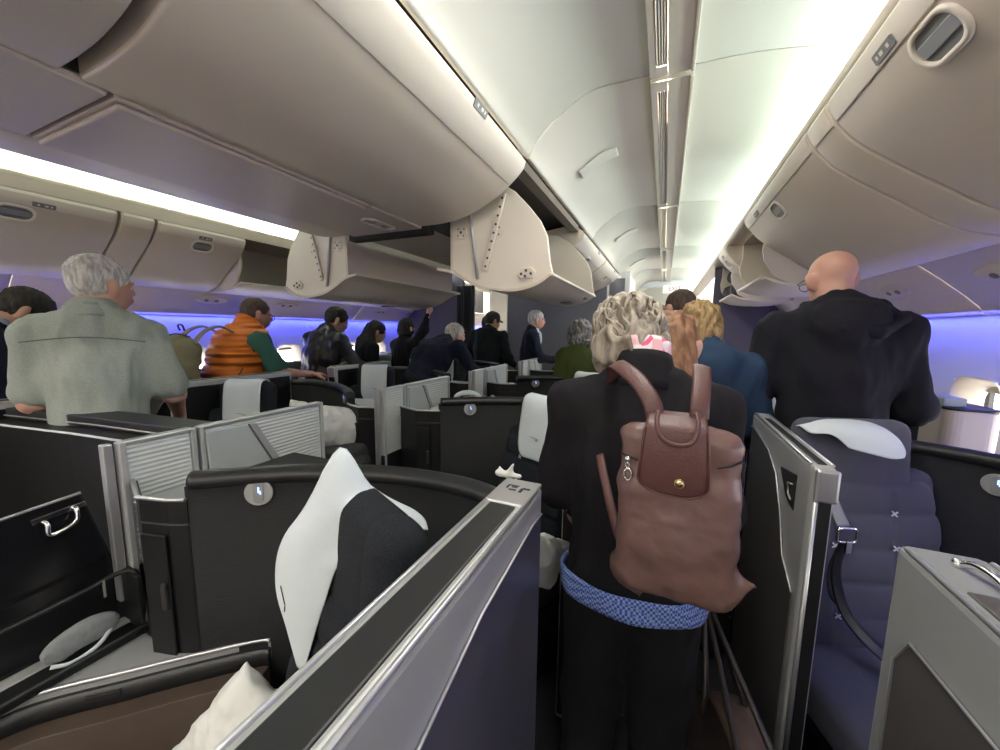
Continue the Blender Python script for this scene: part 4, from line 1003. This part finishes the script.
    ex = [sdf_mesh(HD, .007 if res < .02 else .011, .022, cut=cuts)]
    for k in (-1, 1):
        el, wr, hd = AR[k]; d = hd.get('d', wr-el)
        ex.append(sdf_mesh(hand_prims(wr, d, hd.get('n', Vector((-k, 0, -.2))), k, hd.get('curl', .45), s), .005 if res < .02 else .007, .010))
    body = sdf_obj('body', SK[skinm], t, bp, res=max(res, .016), k=.04, extra=ex, smooth=1)
    for k in (-1, 1):
        b_ = MB(); b_.ball(hp(k*.030, .0755, .002), .0115, 12, 8); e_ = b_.build('eye', M['eyew'], t)
        b_ = MB(); b_.ball(hp(k*.030, .0845, .002), .005, 8, 6); b_.build('iris', M['iris'], e_)
    # clothes
    g = .016
    tp = torso(g)+[cap(sh[k], sh[k]+(AR[k][0]-sh[k])*(1 if sleeve == 'long' else .80), .060*s+g*.6, .050*s+g*.7 if sleeve == 'long' else .056*s+g) for k in (-1, 1)] if sleeve != 'none' else torso(g)
    if sleeve == 'long': tp += [cap(AR[k][0], AR[k][1], .050*s+g*.5, .036*s+g*.3) for k in (-1, 1)]
    if hem < .93: tp += [E((0, 0, (hem+.05)*s), (.172*w*s+g, .12*b*s+g, .12*s))]
    if collar: tp += [cap(T((0, -.035, 1.475*s)), T((0, -.03, 1.515*s)), .066*s, .062*s)]
    if hood: tp += [E((-.0, -.105*s, 1.435*s), (.125*s, .052*s, .075*s)), E((-.08*s, -.06*s, 1.475*s), (.06*s, .06*s, .045*s)), E((.08*s, -.06*s, 1.475*s), (.06*s, .06*s, .045*s)), E((0, -.125*s, 1.40*s), (.07*s, .04*s, .07*s))]
    fn_ = fold(.012, 10, seed=len(label)*.37)
    hz = T((0, 0, hem*s)); up_ = RL @ Vector((0, 0, 1))
    tn = top or 'jacket'
    planes = []
    j = sdf_obj(tn, topm, t, tp, res=res, k=.045, disp=fn_, cut=[cap(hc, nb, .050, .046*s)] if False else (), planes=[(np.array(hz), -np.array(up_))] if all(AR[k][1].z > hz.z+.05 for k in (-1, 1)) else ())
    if legm:
        lp = [E((0, 0, .95*s), (.165*w*s+.008, .12*b*s+.008, .13*s))]
        for k in (-1, 1): lp += [cap((k*.085*s, -.01, .88*s), (k*.10*s, .015, .50*s), .100*s*sqrt(w), .088*s), cap((k*.10*s, .015, .50*s), (k*.11*s, -.01, .05*s), .086*s, .080*s)]
        sdf_obj('trousers', legm, t, lp, res=max(res, .015), k=.03, disp=fold(.009, 9, seed=3))
    if hair and hair != 'bald':
        if hair in ('short', 'crop'):
            gr = .010 if hair == 'short' else .004
            hpz = [HE((0, -.018, .036), (.077+gr, .095+gr, .084+gr)), HE((0, -.045, -.015), (.066+gr*.8, .058+gr*.6, .055))]
            ct = [HE((0, .105, -.045), (.085, .085, .105)), HE((-.085, .015, -.045), (.030, .040, .045)), HE((.085, .015, -.045), (.030, .040, .045))]
            dsp = lambda c: .0045*fbm(c, 38, (1, 1, .6))+.003*fbm(c, 90)
            rr = .008
        elif hair == 'curly':
            hpz = [HE((0, -.02, .035), (.096, .108, .100)), HE((0, -.055, -.03), (.090, .070, .080)), HE((-.055, -.02, -.02), (.046, .072, .085)), HE((.055, -.02, -.02), (.046, .072, .085))]
            ct = [HE((0, .125, -.05), (.085, .085, .12)), HE((0, -.03, -.16), (.075, .10, .055))]
            def dsp(c):
                q = Vector((c.x*16, c.y*16, c.z*9)); a = noise.noise(q)*2.2
                return .016*sin(c.x*70+a*5+c.z*22)*(.5+.5*noise.noise(q*1.3))+.012*fbm(c, 26, (1, 1, .55))
            rr = .007
        elif hair == 'bob':
            hpz = [HE((0, -.02, .034), (.090, .104, .095)), HE((0, -.05, -.045), (.082, .062, .070)), HE((-.06, -.005, -.03), (.032, .062, .072)), HE((.06, -.005, -.03), (.032, .062, .072))]
            ct = [HE((0, .125, -.05), (.085, .085, .12))]
            dsp = lambda c: .010*fbm(c, 34, (1, 1, .3))+.004*sin(c.x*160+6*noise.noise(Vector(c)*9))
            rr = .008
        elif hair == 'long':
            hpz = [HE((0, -.018, .036), (.086, .102, .092)), cap(hp(0, -.06, .0), hp(.01, -.09, -.16), .078, .085), cap(hp(.01, -.09, -.16), hp(.04, -.10, -.36), .085, .06), cap(hp(.05, -.07, -.10), hp(.10, -.06, -.34), .04, .02), cap(hp(-.04, -.09, -.16), hp(-.05, -.11, -.33), .04, .018)]
            ct = [HE((0, .125, -.05), (.085, .085, .13))]
            dsp = lambda c: .010*fbm(c, 30, (1, 1, .18))+.006*sin(c.x*130+c.y*60+5*noise.noise(Vector((c.x*9, c.y*9, c.z*4))))
            rr = .009
        o_ = sdf_obj('hair', hairm, t, hpz, res=rr if res < .02 else .012, k=.02, cut=ct, disp=dsp, smooth=1)
    t['_'] = 0; del t['_']
    return t, dict(T=T, sh=sh, hp=hp, hc=hc, AR=AR, s=s, RH=RHd, E=E)
def F_(rgb, name, var=None, bump=(160, .4, .002), rough=.9): return mat(name, rgb, rough, spec=.25, bump=bump, var=var, sheen=.0)
BLK = F_((.0065, .006, .0075), 'black_wool', var=(9, (.012, .011, .013), .3)); NAVY = F_((.010, .013, .028), 'navy_cloth'); TRS = F_((.008, .008, .010), 'black_trousers')
GREYH = hairmat('hair_ash_blonde', (.43, .38, .31), (.19, .16, .125), 45)
WHITEH = hairmat('hair_white', (.62, .60, .57), (.34, .32, .30), 70)
DARKH = hairmat('hair_dark', (.012, .010, .009), (.03, .025, .02))
BROWNH = hairmat('hair_brown', (.055, .035, .025), (.09, .06, .045))
# ---- 1 the woman in black with the brown rucksack
wp, W = person('woman', (-.045, .985, FLOOR), radians(4), 1.635, 'woman in black jacket with brown rucksack on her back, centre of the aisle', lean=7, hunch=10, head=(30, 8, -6), w=1.03, b=1.12, skinm='fair', res=.011,
    arms={-1: ((-.055, -.0, -.27), (.03, .16, -.15), dict(curl=.8)), 1: ((.035, .01, -.27), (.015, .05, -.235), dict(d=(0, .1, -1), n=(-1, 0, 0), curl=1.15))},
    top='jacket', topm=BLK, legm=TRS, hair='curly', hairm=GREYH, headoff=(-.025, .0, .005))
T, s = W['T'], W['s']
# stand-up collar, shirt hem, scarf
def around(z, rx, ry, dz=0, n=28, cy=-.02): return [T((rx*s*cos(2*pi*i/n), cy*s+ry*s*sin(2*pi*i/n), (z+dz*sin(2*pi*i/n))*s)) for i in range(n)]
def band(z0, z1, r0_, r1_, th, n=40, cy=-.02, wob=0, dz=0):
    b = MB()
    def fn(u, v):
        a = 2*pi*u; r = [r0_[k]+(r1_[k]-r0_[k])*v for k in (0, 1)]; q = wob*sin(a*7+v*3)
        return T(((r[0]+q)*s*cos(a), cy*s+(r[1]+q)*s*sin(a), (z0+(z1-z0)*v+dz*sin(a))*s))
    b.grid(fn, n, 5, th=th); return b
checkm = mat('blue_check_shirt', (.02, .05, .22), .9, bump=(100, .3, .002))
nt = checkm.node_tree; tx = nt.nodes.new('ShaderNodeTexChecker'); tx.inputs['Scale'].default_value = 170; tx.inputs['Color1'].default_value = (.02, .06, .30, 1); tx.inputs['Color2'].default_value = (.22, .30, .55, 1)
tcn = nt.nodes.new('ShaderNodeTexCoord'); nt.links.new(tcn.outputs['Object'], tx.inputs['Vector']); nt.links.new(tx.outputs['Color'], nt.nodes['Principled BSDF'].inputs['Base Color'])
band(.900, .955, (.198, .158), (.196, .152), .006, cy=-.012, wob=.003).build('shirt_hem', checkm, wp)
band(1.455, 1.560, (.098, .092), (.078, .074), .012, cy=-.035, dz=-.006).build('jacket_collar', BLK, wp)
scm = mat('pink_patterned_scarf', (.75, .25, .38), .8); nt = scm.node_tree; vz = nt.nodes.new('ShaderNodeTexVoronoi'); vz.inputs['Scale'].default_value = 38
rp = nt.nodes.new('ShaderNodeValToRGB'); rp.color_ramp.interpolation = 'CONSTANT'
for k, (p_, c_) in enumerate(((0, (.75, .10, .22)), (.35, (.80, .45, .52)), (.6, (.78, .72, .72)), (.8, (.15, .22, .50)))):
    e = rp.color_ramp.elements[k] if k < 2 else rp.color_ramp.elements.new(p_); e.position = p_; e.color = (*c_, 1)
tcn = nt.nodes.new('ShaderNodeTexCoord'); nt.links.new(tcn.outputs['Object'], vz.inputs['Vector']); nt.links.new(vz.outputs['Color'], rp.inputs['Fac']); nt.links.new(rp.outputs[0], nt.nodes['Principled BSDF'].inputs['Base Color'])
band(1.52, 1.598, (.076, .074), (.070, .066), .012, cy=-.035, wob=.004, dz=-.010).build('scarf', scm, wp)
# loose curls over the hair cap
b = MB(); rnd = random.Random(4)
for i in range(150):
    a = rnd.uniform(0, 2*pi); e = rnd.uniform(.05, 1.05)
    y0 = -.02+.104*cos(e)*sin(a) if False else 0
    ph, th = a, rnd.uniform(.1, 2.0); d = Vector((sin(th)*cos(ph), sin(th)*sin(ph), cos(th)))
    if d.y > .35 and d.z < .7: continue
    pts = []
    tang = (Vector((0, 0, -1))-d*(-d.z)); tang = tang.normalized() if tang.length > .1 else Vector((1, 0, 0)); sd = d.cross(tang)
    L_ = rnd.uniform(.035, .07); am = rnd.uniform(.004, .009); p0 = Vector((d.x*.094, -.024+d.y*.106, .030+d.z*.100))
    for q in range(9):
        u = q/8; rr = tang*L_*u+sd*am*sin(u*7+ph)+d*(.004+.006*sin(u*3.1)-.02*u*u); pts.append(W['hp'](*(p0+rr)))
    b.tube(pts, [(.0065*(1-.6*abs(2*q/8-1)), .0035) for q in range(9)], 6)
o = b.build('curl_locks', GREYH, wp); o['kind'] = 'stuff'
# ---- rucksack
NY = mat('brown_nylon', (.15, .085, .074), .36, spec=.45, bump=(18, .35, .01), var=(5, (.17, .10, .09), .3)); NL = mat('brown_leather', (.105, .045, .040), .42, spec=.5, bump=(260, .5, .002)); GOLD = mat('brass', (.75, .62, .35), .22, metal=1)
rk = empty('rucksack', (.038, .775, 1.06), radians(-2), 'brown nylon rucksack with leather flap and brass stud on the woman in black', 'rucksack')
def rdisp(c): return .005*fbm(c, 9)+.003*fbm(c, 22)-.003*abs(sin(c.x*26+2*noise.noise(Vector(c)*8)))*(1 if c.z < .18 else .3)
sdf_obj('main_bag', NY, rk, [rbx((.0, .0, .195), (.102, .030, .165), .028), rbx((.003, -.004, .14), (.106, .036, .13), .03), cap((-.080, .0, .045), (.098, .0, .06), .026, .032), cap((-.098, -.002, .335), (.0, .0, .360), .010, .020), cap((.0, .0, .362), (.088, .0, .335), .020, .014), ell((-.0, -.016, .12), (.08, .036, .10)),
      cap((.085, 0, .07), (.142, 0, .075), .034, .008), cap((-.085, 0, .05), (-.052, -.01, -.004), .028, .008)], res=.006, k=.022, disp=rdisp)
fl = MB()
def flap(u, v):
    z = .388-.150*v; w_ = .050+.012*v-(.030*max(0, (v-.78)/.22)**2.5); x = (u-.5)*2*w_
    y = -.040-.016*sin(pi*min(1, v*.8+.15)) if v > .10 else -.044+.050*(1-v/.10)
    return Vector((x-.008, y-.004*cos((u-.5)*3), z))
fl.grid(flap, 20, 24, th=-.004); fo = fl.build('flap', NL, rk)
ed = [flap(0, v/20) for v in range(3, 21)]+[flap(u/20, 1) for u in range(1, 20)]+[flap(1, 1-v/20) for v in range(0, 18)]
MB().tube([p+Vector((0, -.002, 0)) for p in ed], .0022, 6).build('flap_piping', NL, fo)
b = MB(); b.cyl((.004, -.052, .270), (.004, -.063, .270), .0085, 24); b.ball((.004, -.063, .270), (.0075, .003, .0075)); b.build('stud', GOLD, fo)
b = MB(); b.tube(catm([(-.040, -.03, .392), (-.040, -.052, .375), (-.030, -.066, .352), (-.006, -.071, .342), (.018, -.066, .348), (.028, -.052, .375), (.024, -.03, .394)], 6), [(.0048, .0034)]*37, 8); b.build('handle', NL, rk)
for pz in ([(-.100, -.030, .300), (-.08, -.037, .297), (-.055, -.043, .292)], [(.062, -.042, .302), (.085, -.036, .308), (.104, -.016, .312)]): MB().tube(pz, .0020, 6).build('zip', M['black'], rk)
b = MB(); b.ball((-.088, -.040, .294), .0065); b.tube([(-.088+.004*cos(a/8*2*pi), -.042, .282+.005*sin(a/8*2*pi)) for a in range(8)], .0014, 6, closed=True)
b.tube([(-.086+.007*cos(a/10*2*pi), -.043, .264+.012*sin(a/10*2*pi)) for a in range(10)], .0024, 6, closed=True); b.build('zip_charm', M['chrome'], rk)
def strap(pts, w_=.030, th=.004, name='shoulder_strap', par=None, m=NL, flat=(1, .2, 0)):
    pts = catm(pts, 6); return MB().tube(pts, [(w_/2, th)]*len(pts), 8, flat=flat).build(name, m, par)
strap([(-.045, -.005, .375), (-.055, .00, .405), (-.085, .03, .440), (-.125, .08, .462), (-.150, .14, .462), (-.16, .20, .43), (-.16, .24, .36)], .036, .003, par=rk)
strap([(.030, -.005, .380), (.030, .00, .41), (.032, .035, .445), (.032, .085, .468), (.040, .15, .462), (.045, .21, .42)], .034, .003, par=rk)
strap([(-.080, .0, .06), (-.11, .015, .12), (-.14, .04, .20), (-.165, .09, .25)], .020, par=rk, flat=(1, 0, .5))
# ---- brown holdall in her right hand
hb = empty('holdall', (.225, .90, .30), radians(12), 'brown leather holdall with dark straps hanging from the right hand of the woman in black', 'bag')
HL = mat('holdall_tan', (.10, .065, .05), .5, bump=(120, .3, .002)); HDk = mat('holdall_dark', (.022, .017, .016), .45)
sdf_obj('bag_body', HDk, hb, [rbx((0, 0, .14), (.10, .23, .15), .05), ell((0, 0, .28), (.06, .20, .06))], res=.012, k=.03, disp=lambda c: .006*fbm(c, 9))
b = MB(); b.tube(catm([(.02, -.25, .17), (.025, -.20, .28), (.02, -.05, .345), (.02, .10, .345), (.02, .20, .29), (.02, .25, .18)], 6), [(.050, .008)]*31, 8, flat=(1, 0, 0)); b.build('top_panel', HL, hb)
wr = W['AR'][1][1]
hx = Vector((-.045, .985, FLOOR)); Rz = Matrix.Rotation(radians(4), 3, 'Z'); hpos = Matrix.Rotation(radians(-12), 3, 'Z') @ ((Rz @ (wr+Vector((0, .01, -.09))))+hx-Vector((.225, .90, .30)))
for k in (-1, 1):
    b = MB(); b.tube(catm([(k*.05, -.16, .24), (k*.045, -.13, .36), tuple(hpos+Vector((k*.006, -.02, -.02))), tuple(hpos+Vector((k*.006, .02, -.01))), (k*.045, .13, .36), (k*.05, .16, .24)], 6), .0075, 8); b.build('handle', HDk, hb)
for k in (-1, 1): MB().ball((k*.055, -.16, .24), .010).build('strap_ring', M['chrome'], hb)
# ---- 2 bald man in black hoodie (right)
HOOD = F_((.009, .009, .013), 'black_hoodie', var=(7, (.014, .014, .020), .3))
bp_, B = person('man', (.655, 1.95, FLOOR), radians(2), 1.90, 'bald man in black hoodie and glasses, seen from behind at the right window seats', lean=5, hunch=6, head=(12, 14, 0), w=1.04, b=1.05, skinm='pink', res=.012,
    arms={-1: ((-.075, .0, -.27), (.04, .22, -.12), {}), 1: ((.075, .0, -.28), (-.03, .22, -.13), {})}, top='hoodie', topm=HOOD, hood=True, legm=TRS, hair=None)
b = MB(); hp = B['hp']
b.tube([hp(-.082, -.01, .012), hp(-.080, .04, .010), hp(-.074, .088, .008)], .0022, 6); b.tube([hp(.082, -.01, .012), hp(.080, .04, .010), hp(.074, .088, .008)], .0022, 6)
for k in (-1, 1): b.tube([hp(k*.034+.024*cos(a/14*2*pi), .108, .0+.018*sin(a/14*2*pi)) for a in range(14)], .0018, 6, closed=True)
b.tube([hp(-.078, .086, .010), hp(-.056, .107, .006)], .002, 6); b.tube([hp(.078, .086, .010), hp(.056, .107, .006)], .002, 6); b.tube([hp(-.01, .108, .004), hp(.01, .108, .004)], .0018, 6)
b.build('glasses', M['metal_d'], bp_)
s = B['s']; T = B['T']
hdp = [cap(T((-.13*s, -.06*s, 1.455*s)), T((-.03*s, -.14*s, 1.40*s)), .026, .030), cap(T((-.03*s, -.14*s, 1.40*s)), T((.07*s, -.14*s, 1.385*s)), .030, .028), cap(T((.07*s, -.14*s, 1.385*s)), T((.175*s, -.075*s, 1.445*s)), .028, .018),
       cap(T((-.10*s, -.04*s, 1.50*s)), T((.0, -.10*s, 1.47*s)), .028, .034), cap(T((.0, -.10*s, 1.47*s)), T((.11*s, -.05*s, 1.50*s)), .034, .028), cap(T((.11*s, -.05*s, 1.50*s)), T((.20*s, -.05*s, 1.44*s)), .022, .012)]
sdf_obj('hood', HOOD, bp_, hdp, res=.008, k=.018, disp=lambda c: .005*fbm(c, 16))
# ---- 3 grey-haired man in sage shirt
SAGE = F_((.26, .29, .26), 'sage_shirt', var=(160, (.33, .365, .33), .25), bump=(300, .4, .001))
op, O = person('man', (-2.20, .735, FLOOR), radians(56), 1.83, 'white-haired man in sage green short-sleeved shirt at the left', lean=6, side=0, hunch=4, head=(4, -46, 0), w=.86, b=1.05, skinm='pink', res=.011,
    arms={-1: ((-.06, .04, -.27), (.02, .20, -.12), {}), 1: ((.065, .05, -.27), (-.02, .20, -.13), {})}, top='shirt', topm=SAGE, sleeve='short', legm=NAVY, hair='short', hairm=WHITEH)
T, s = O['T'], O['s']; band(1.478, 1.528, (.084, .084), (.066, .064), .007, cy=-.02, dz=-.006).build('shirt_collar', SAGE, op)
b = MB()
b.tube([T((x*s, -.122*s-.01*(1-(x/.17)**2), (1.375+.012*cos(x*12))*s)) for x in np.linspace(-.17, .17, 14)], .0022, 6); b.build('yoke_seam', F_((.12, .135, .12), 'seam_sage'), op)
# ---- 4 dark-haired person at the left edge
lp, LL = person('man', (-3.12, .50, FLOOR), radians(-5), 1.80, 'dark-haired person in navy with pale blue collar, bending at the far left edge', lean=14, hunch=12, head=(48, 0, 0), w=1.05, skinm='tan', res=.014, top='jumper', topm=NAVY, legm=TRS, hair='short', hairm=DARKH)
T, s = LL['T'], LL['s']; band(1.47, 1.545, (.088, .090), (.070, .070), .008, cy=-.02).build('shirt_collar', mat('pale_blue_cotton', (.38, .48, .62), .85), lp)
# ---- 5 man in orange quilted vest
OR = mat('orange_quilt', (.72, .19, .02), .45, spec=.4, wave=('Z', 4.6, 1.0, .03)); TEAL = F_((.045, .13, .10), 'teal_tee'); KH = mat('khaki_canvas', (.22, .20, .115), .85, bump=(120, .5, .003), var=(12, (.26, .24, .15), .3)); KHD = mat('khaki_strap', (.10, .085, .05), .85)
vp, V = person('man', (-2.95, 1.68, FLOOR), radians(-4), 1.785, 'man in orange quilted vest and teal t-shirt carrying a khaki rucksack', lean=13, hunch=8, head=(14, -10, 0), w=1.02, b=1.1, skinm='pink', res=.013,
    arms={-1: ((-.07, .10, -.24), (.03, .22, -.05), {}), 1: ((.07, .12, -.25), (.0, .23, -.03), dict(curl=.3, n=(0, 0, -1)))}, top='t_shirt', topm=TEAL, sleeve='short', legm=TRS, hair='crop', hairm=BROWNH)
T, s, E = V['T'], V['s'], V['E']
sdf_obj('quilted_vest', OR, vp, [E((0, 0, 1.0*s), (.225*s, .185*s, .13*s)), E((0, 0, 1.12*s), (.222*s, .19*s, .15*s)), E((0, -.005, 1.26*s), (.225*s, .178*s, .17*s)), E((0, -.02, 1.37*s), (.21*s, .16*s, .13*s)), cap(T((-.14*s, -.01, 1.44*s)), T((.14*s, -.01, 1.44*s)), .088*s, .088*s)], res=.010, k=.03,
    cut=[ell(V['sh'][1]+Vector((.115, .02, -.04)), (.105, .082, .12)), ell(V['sh'][-1]+Vector((-.115, .02, -.04)), (.105, .082, .12))], disp=lambda c: .010*abs(sin(c.z*pi/.052))-.004)
for zz, rr, rt_ in ((1.485, .098, .004),): band(1.46, 1.565, (.105, .115), (.088, .098), .018, cy=.005, wob=.002, dz=-.03).build('vest_collar', OR, vp)
b = MB(); b.tube([V['sh'][1]+Vector((.032, .02+.070*cos(a), -.04+.102*sin(a))) for a in np.linspace(0, 2*pi, 24, endpoint=False)], .006, 6, closed=True); b.build('armhole_binding', M['black'], vp)
gl = MB(); hp = V['hp']; gl.tube([hp(.082, -.01, .012), hp(.076, .085, .010)], .003, 6); gl.tube([hp(.034+.026*cos(a/14*2*pi), .108, .018*sin(a/14*2*pi)) for a in range(14)], .003, 6, closed=True); gl.build('glasses', M['black'], vp)
kp = empty('rucksack', (-2.96, 1.37, 1.13), radians(-4), 'khaki canvas rucksack on the back of the man in the orange vest', 'rucksack')
sdf_obj('main_bag', KH, kp, [rbx((0, 0, .18), (.15, .085, .20), .06, rotm(radians(-12))), rbx((0, -.07, .10), (.11, .05, .11), .04, rotm(radians(-12))), ell((0, .03, .37), (.12, .06, .05))], res=.012, k=.03, disp=lambda c: .008*fbm(c, 12)+.004*sin(c.z*60+3*noise.noise(Vector(c)*6)))
for x in (-.09, .09): strap([(x, .05, .40), (x, -.03, .42), (x, -.10, .36), (x, -.125, .22), (x, -.11, .05), (x, -.03, -.02)], .024, .004, 'compression_strap', kp, KHD)
for x in (-.11, .115): strap([(x, .06, .36), (x, .13, .44), (x, .22, .47), (x, .30, .43)], .05, .008, 'shoulder_strap', kp, KH)
strap([(.14, .04, .0), (.19, .12, .02), (.22, .22, .08), (.215, .30, .18)], .026, .004, 'lower_strap', kp, KHD, flat=(0, 1, 0))
b = MB(); b.tube(catm([(-.03, .05, .44), (-.03, .04, .475), (.03, .04, .475), (.03, .05, .44)], 5), .006, 8); b.build('grab_handle', M['black'], kp)
# ---- 6 man in leather jacket
LJ = mat('black_leather', (.012, .012, .014), .34, spec=.5, bump=(16, .5, .012))
person('man', (-2.93, 2.42, FLOOR), radians(-8), 1.765, 'bearded man in black leather jacket standing in the left aisle', lean=12, hunch=8, head=(28, -22, 0), w=1.22, b=1.2, skinm='tan', res=.013,
    arms={-1: ((-.07, .08, -.26), (.04, .22, -.04), {}), 1: ((.075, .12, -.25), (.0, .23, -.04), {})}, top='leather_jacket', topm=LJ, legm=TRS, hair='short', hairm=DARKH)
# ---- 7 small dark-haired head beside him
person('woman', (-3.06, 3.14, FLOOR), radians(-30), 1.62, 'long dark-haired woman in black beyond the man in the leather jacket', lean=8, hunch=8, head=(20, 0, 0), skinm='tan', res=.02, top='top', topm=BLK, hair='long', hairm=DARKH, legm=TRS)
# ---- 8 broad white-haired man bending over, navy back
person('man', (-2.19, 3.0, FLOOR), radians(-16), 1.78, 'broad white-haired man in navy jumper bending over the second left centre seat', lean=30, hunch=22, head=(10, -20, 0), w=1.45, b=1.35, skinm='pink', res=.014,
    arms={-1: ((-.11, .10, -.24), (.02, .2, -.1), {}), 1: ((.11, .10, -.24), (-.02, .2, -.1), {})}, top='jumper', topm=NAVY, legm=TRS, hair='short', hairm=WHITEH)
# ---- 9 dark-haired person with raised arm
person('woman', (-2.93, 3.70, FLOOR), radians(-10), 1.64, 'dark-haired person in black reaching one arm up to the open left bin', lean=3, head=(10, 0, 0), skinm='fair', res=.018,
    arms={-1: ((-.05, .05, -.26), (.03, .18, -.1), {}), 1: ((.10, .08, .20), (.06, .02, .20), dict(curl=.3))}, top='top', topm=BLK, hair='bob', hairm=DARKH, legm=TRS)
# ---- 10 man in black hooded top and cap
cp10, C10 = person('man', (-2.13, 4.35, FLOOR), radians(-6), 1.78, 'man in black hooded jacket and dark cap in front of the galley doorway', lean=6, hunch=6, head=(22, -30, 0), w=1.15, skinm='tan', res=.016,
    arms={-1: ((-.12, .02, -.26), (-.02, .18, -.16), {}), 1: ((.09, .02, -.27), (-.02, .2, -.1), {})}, top='hooded_jacket', topm=F_((.006, .010, .010), 'black_softshell'), hood=True, hair='short', hairm=DARKH, legm=TRS)
o = sdf_obj('cap', M['shell_s'], cp10, [ell(C10['hp'](0, -.015, .05), (.092, .108, .082)), ell(C10['hp'](0, .10, .045), (.06, .055, .008), np.array(C10['RH']))], res=.01, k=.01, planes=[(np.array(C10['hp'](0, 0, .03)), -np.array(C10['RH'] @ Vector((0, 0, 1))))])
person('man', (-2.42, 5.0, FLOOR), radians(-5), 1.72, 'person in navy half hidden behind the man in the black hooded jacket', head=(10, 0, 0), skinm='fair', res=.02, top='jacket', topm=NAVY, hair='short', hairm=DARKH, legm=TRS)
# ---- 12 man in suit
sp, SU = person('man', (-1.62, 4.62, FLOOR), radians(-72), 1.785, 'white-haired man in navy suit jacket standing against the slate bulkhead', lean=4, hunch=4, head=(6, 4, 0), w=1.08, b=1.1, skinm='pink', res=.014,
    arms={-1: ((-.05, .06, -.27), (.02, .22, -.06), {}), 1: ((.06, .10, -.26), (-.02, .25, -.03), dict(curl=.3, n=(0, 0, -1)))}, top='suit_jacket', topm=NAVY, hair='short', hairm=WHITEH, legm=TRS)
T, s = SU['T'], SU['s']; band(1.475, 1.525, (.080, .088), (.066, .066), .006, cy=-.01).build('shirt_collar', M['cloth'], sp)
sdf_obj('shirt_front', M['cloth'], sp, [ell(T((0, .085*s, 1.40*s)), (.045, .035, .10))], res=.012)
# ---- 13 green jacket
person('woman', (-.67, 3.2, FLOOR), radians(5), 1.60, 'grey curly-haired woman in olive green jacket left of the woman in black', head=(14, -10, 0), w=.85, skinm='fair', res=.018, top='jacket', topm=F_((.05, .065, .015), 'olive_jacket'), hair='curly', hairm=hairmat('hair_grey', (.26, .26, .25), (.10, .10, .10)), legm=TRS)
# ---- 14 long auburn hair, cream top
person('woman', (.02, 1.47, FLOOR), radians(-6), 1.585, 'woman with long auburn hair over a cream top, just ahead of the woman in black', head=(16, 0, 0), w=.80, skinm='fair', res=.014, top='cream_top', topm=F_((.62, .55, .50), 'cream_knit'), hair='long', hairm=hairmat('hair_auburn', (.16, .075, .04), (.28, .15, .08), 50), legm=TRS, headoff=(-.0, 0, 0))
# ---- 15 blonde in navy hoodie
person('woman', (.185, 1.93, FLOOR), radians(-4), 1.675, 'blonde woman in navy hooded top in the right aisle', lean=6, head=(24, 10, 0), headoff=(-.035, 0, 0), w=.95, skinm='fair', res=.013,
    arms={-1: ((-.05, .0, -.28), (.03, .16, -.14), {}), 1: ((.07, .03, -.27), (.03, .18, -.14), {})}, top='hooded_top', topm=F_((.022, .045, .085), 'navy_hoodie'), hood=True, hair='bob', hairm=hairmat('hair_blonde', (.42, .29, .13), (.18, .11, .05), 60), legm=TRS)
# ---- 16, 17 men farther down the aisle
person('man', (.09, 2.72, FLOOR), radians(8), 1.80, 'tall brown-haired man in the right aisle beyond the blonde woman', head=(4, 30, 0), skinm='pink', res=.016, top='jacket', topm=F_((.06, .08, .11), 'slate_jacket'), hair='crop', hairm=BROWNH, legm=TRS)
person('man', (-.07, 3.62, FLOOR), 0, 1.765, 'short-haired man farthest down the right aisle', head=(2, 0, 0), skinm='fair', res=.018, top='jacket', topm=NAVY, hair='crop', hairm=BROWNH, legm=TRS)
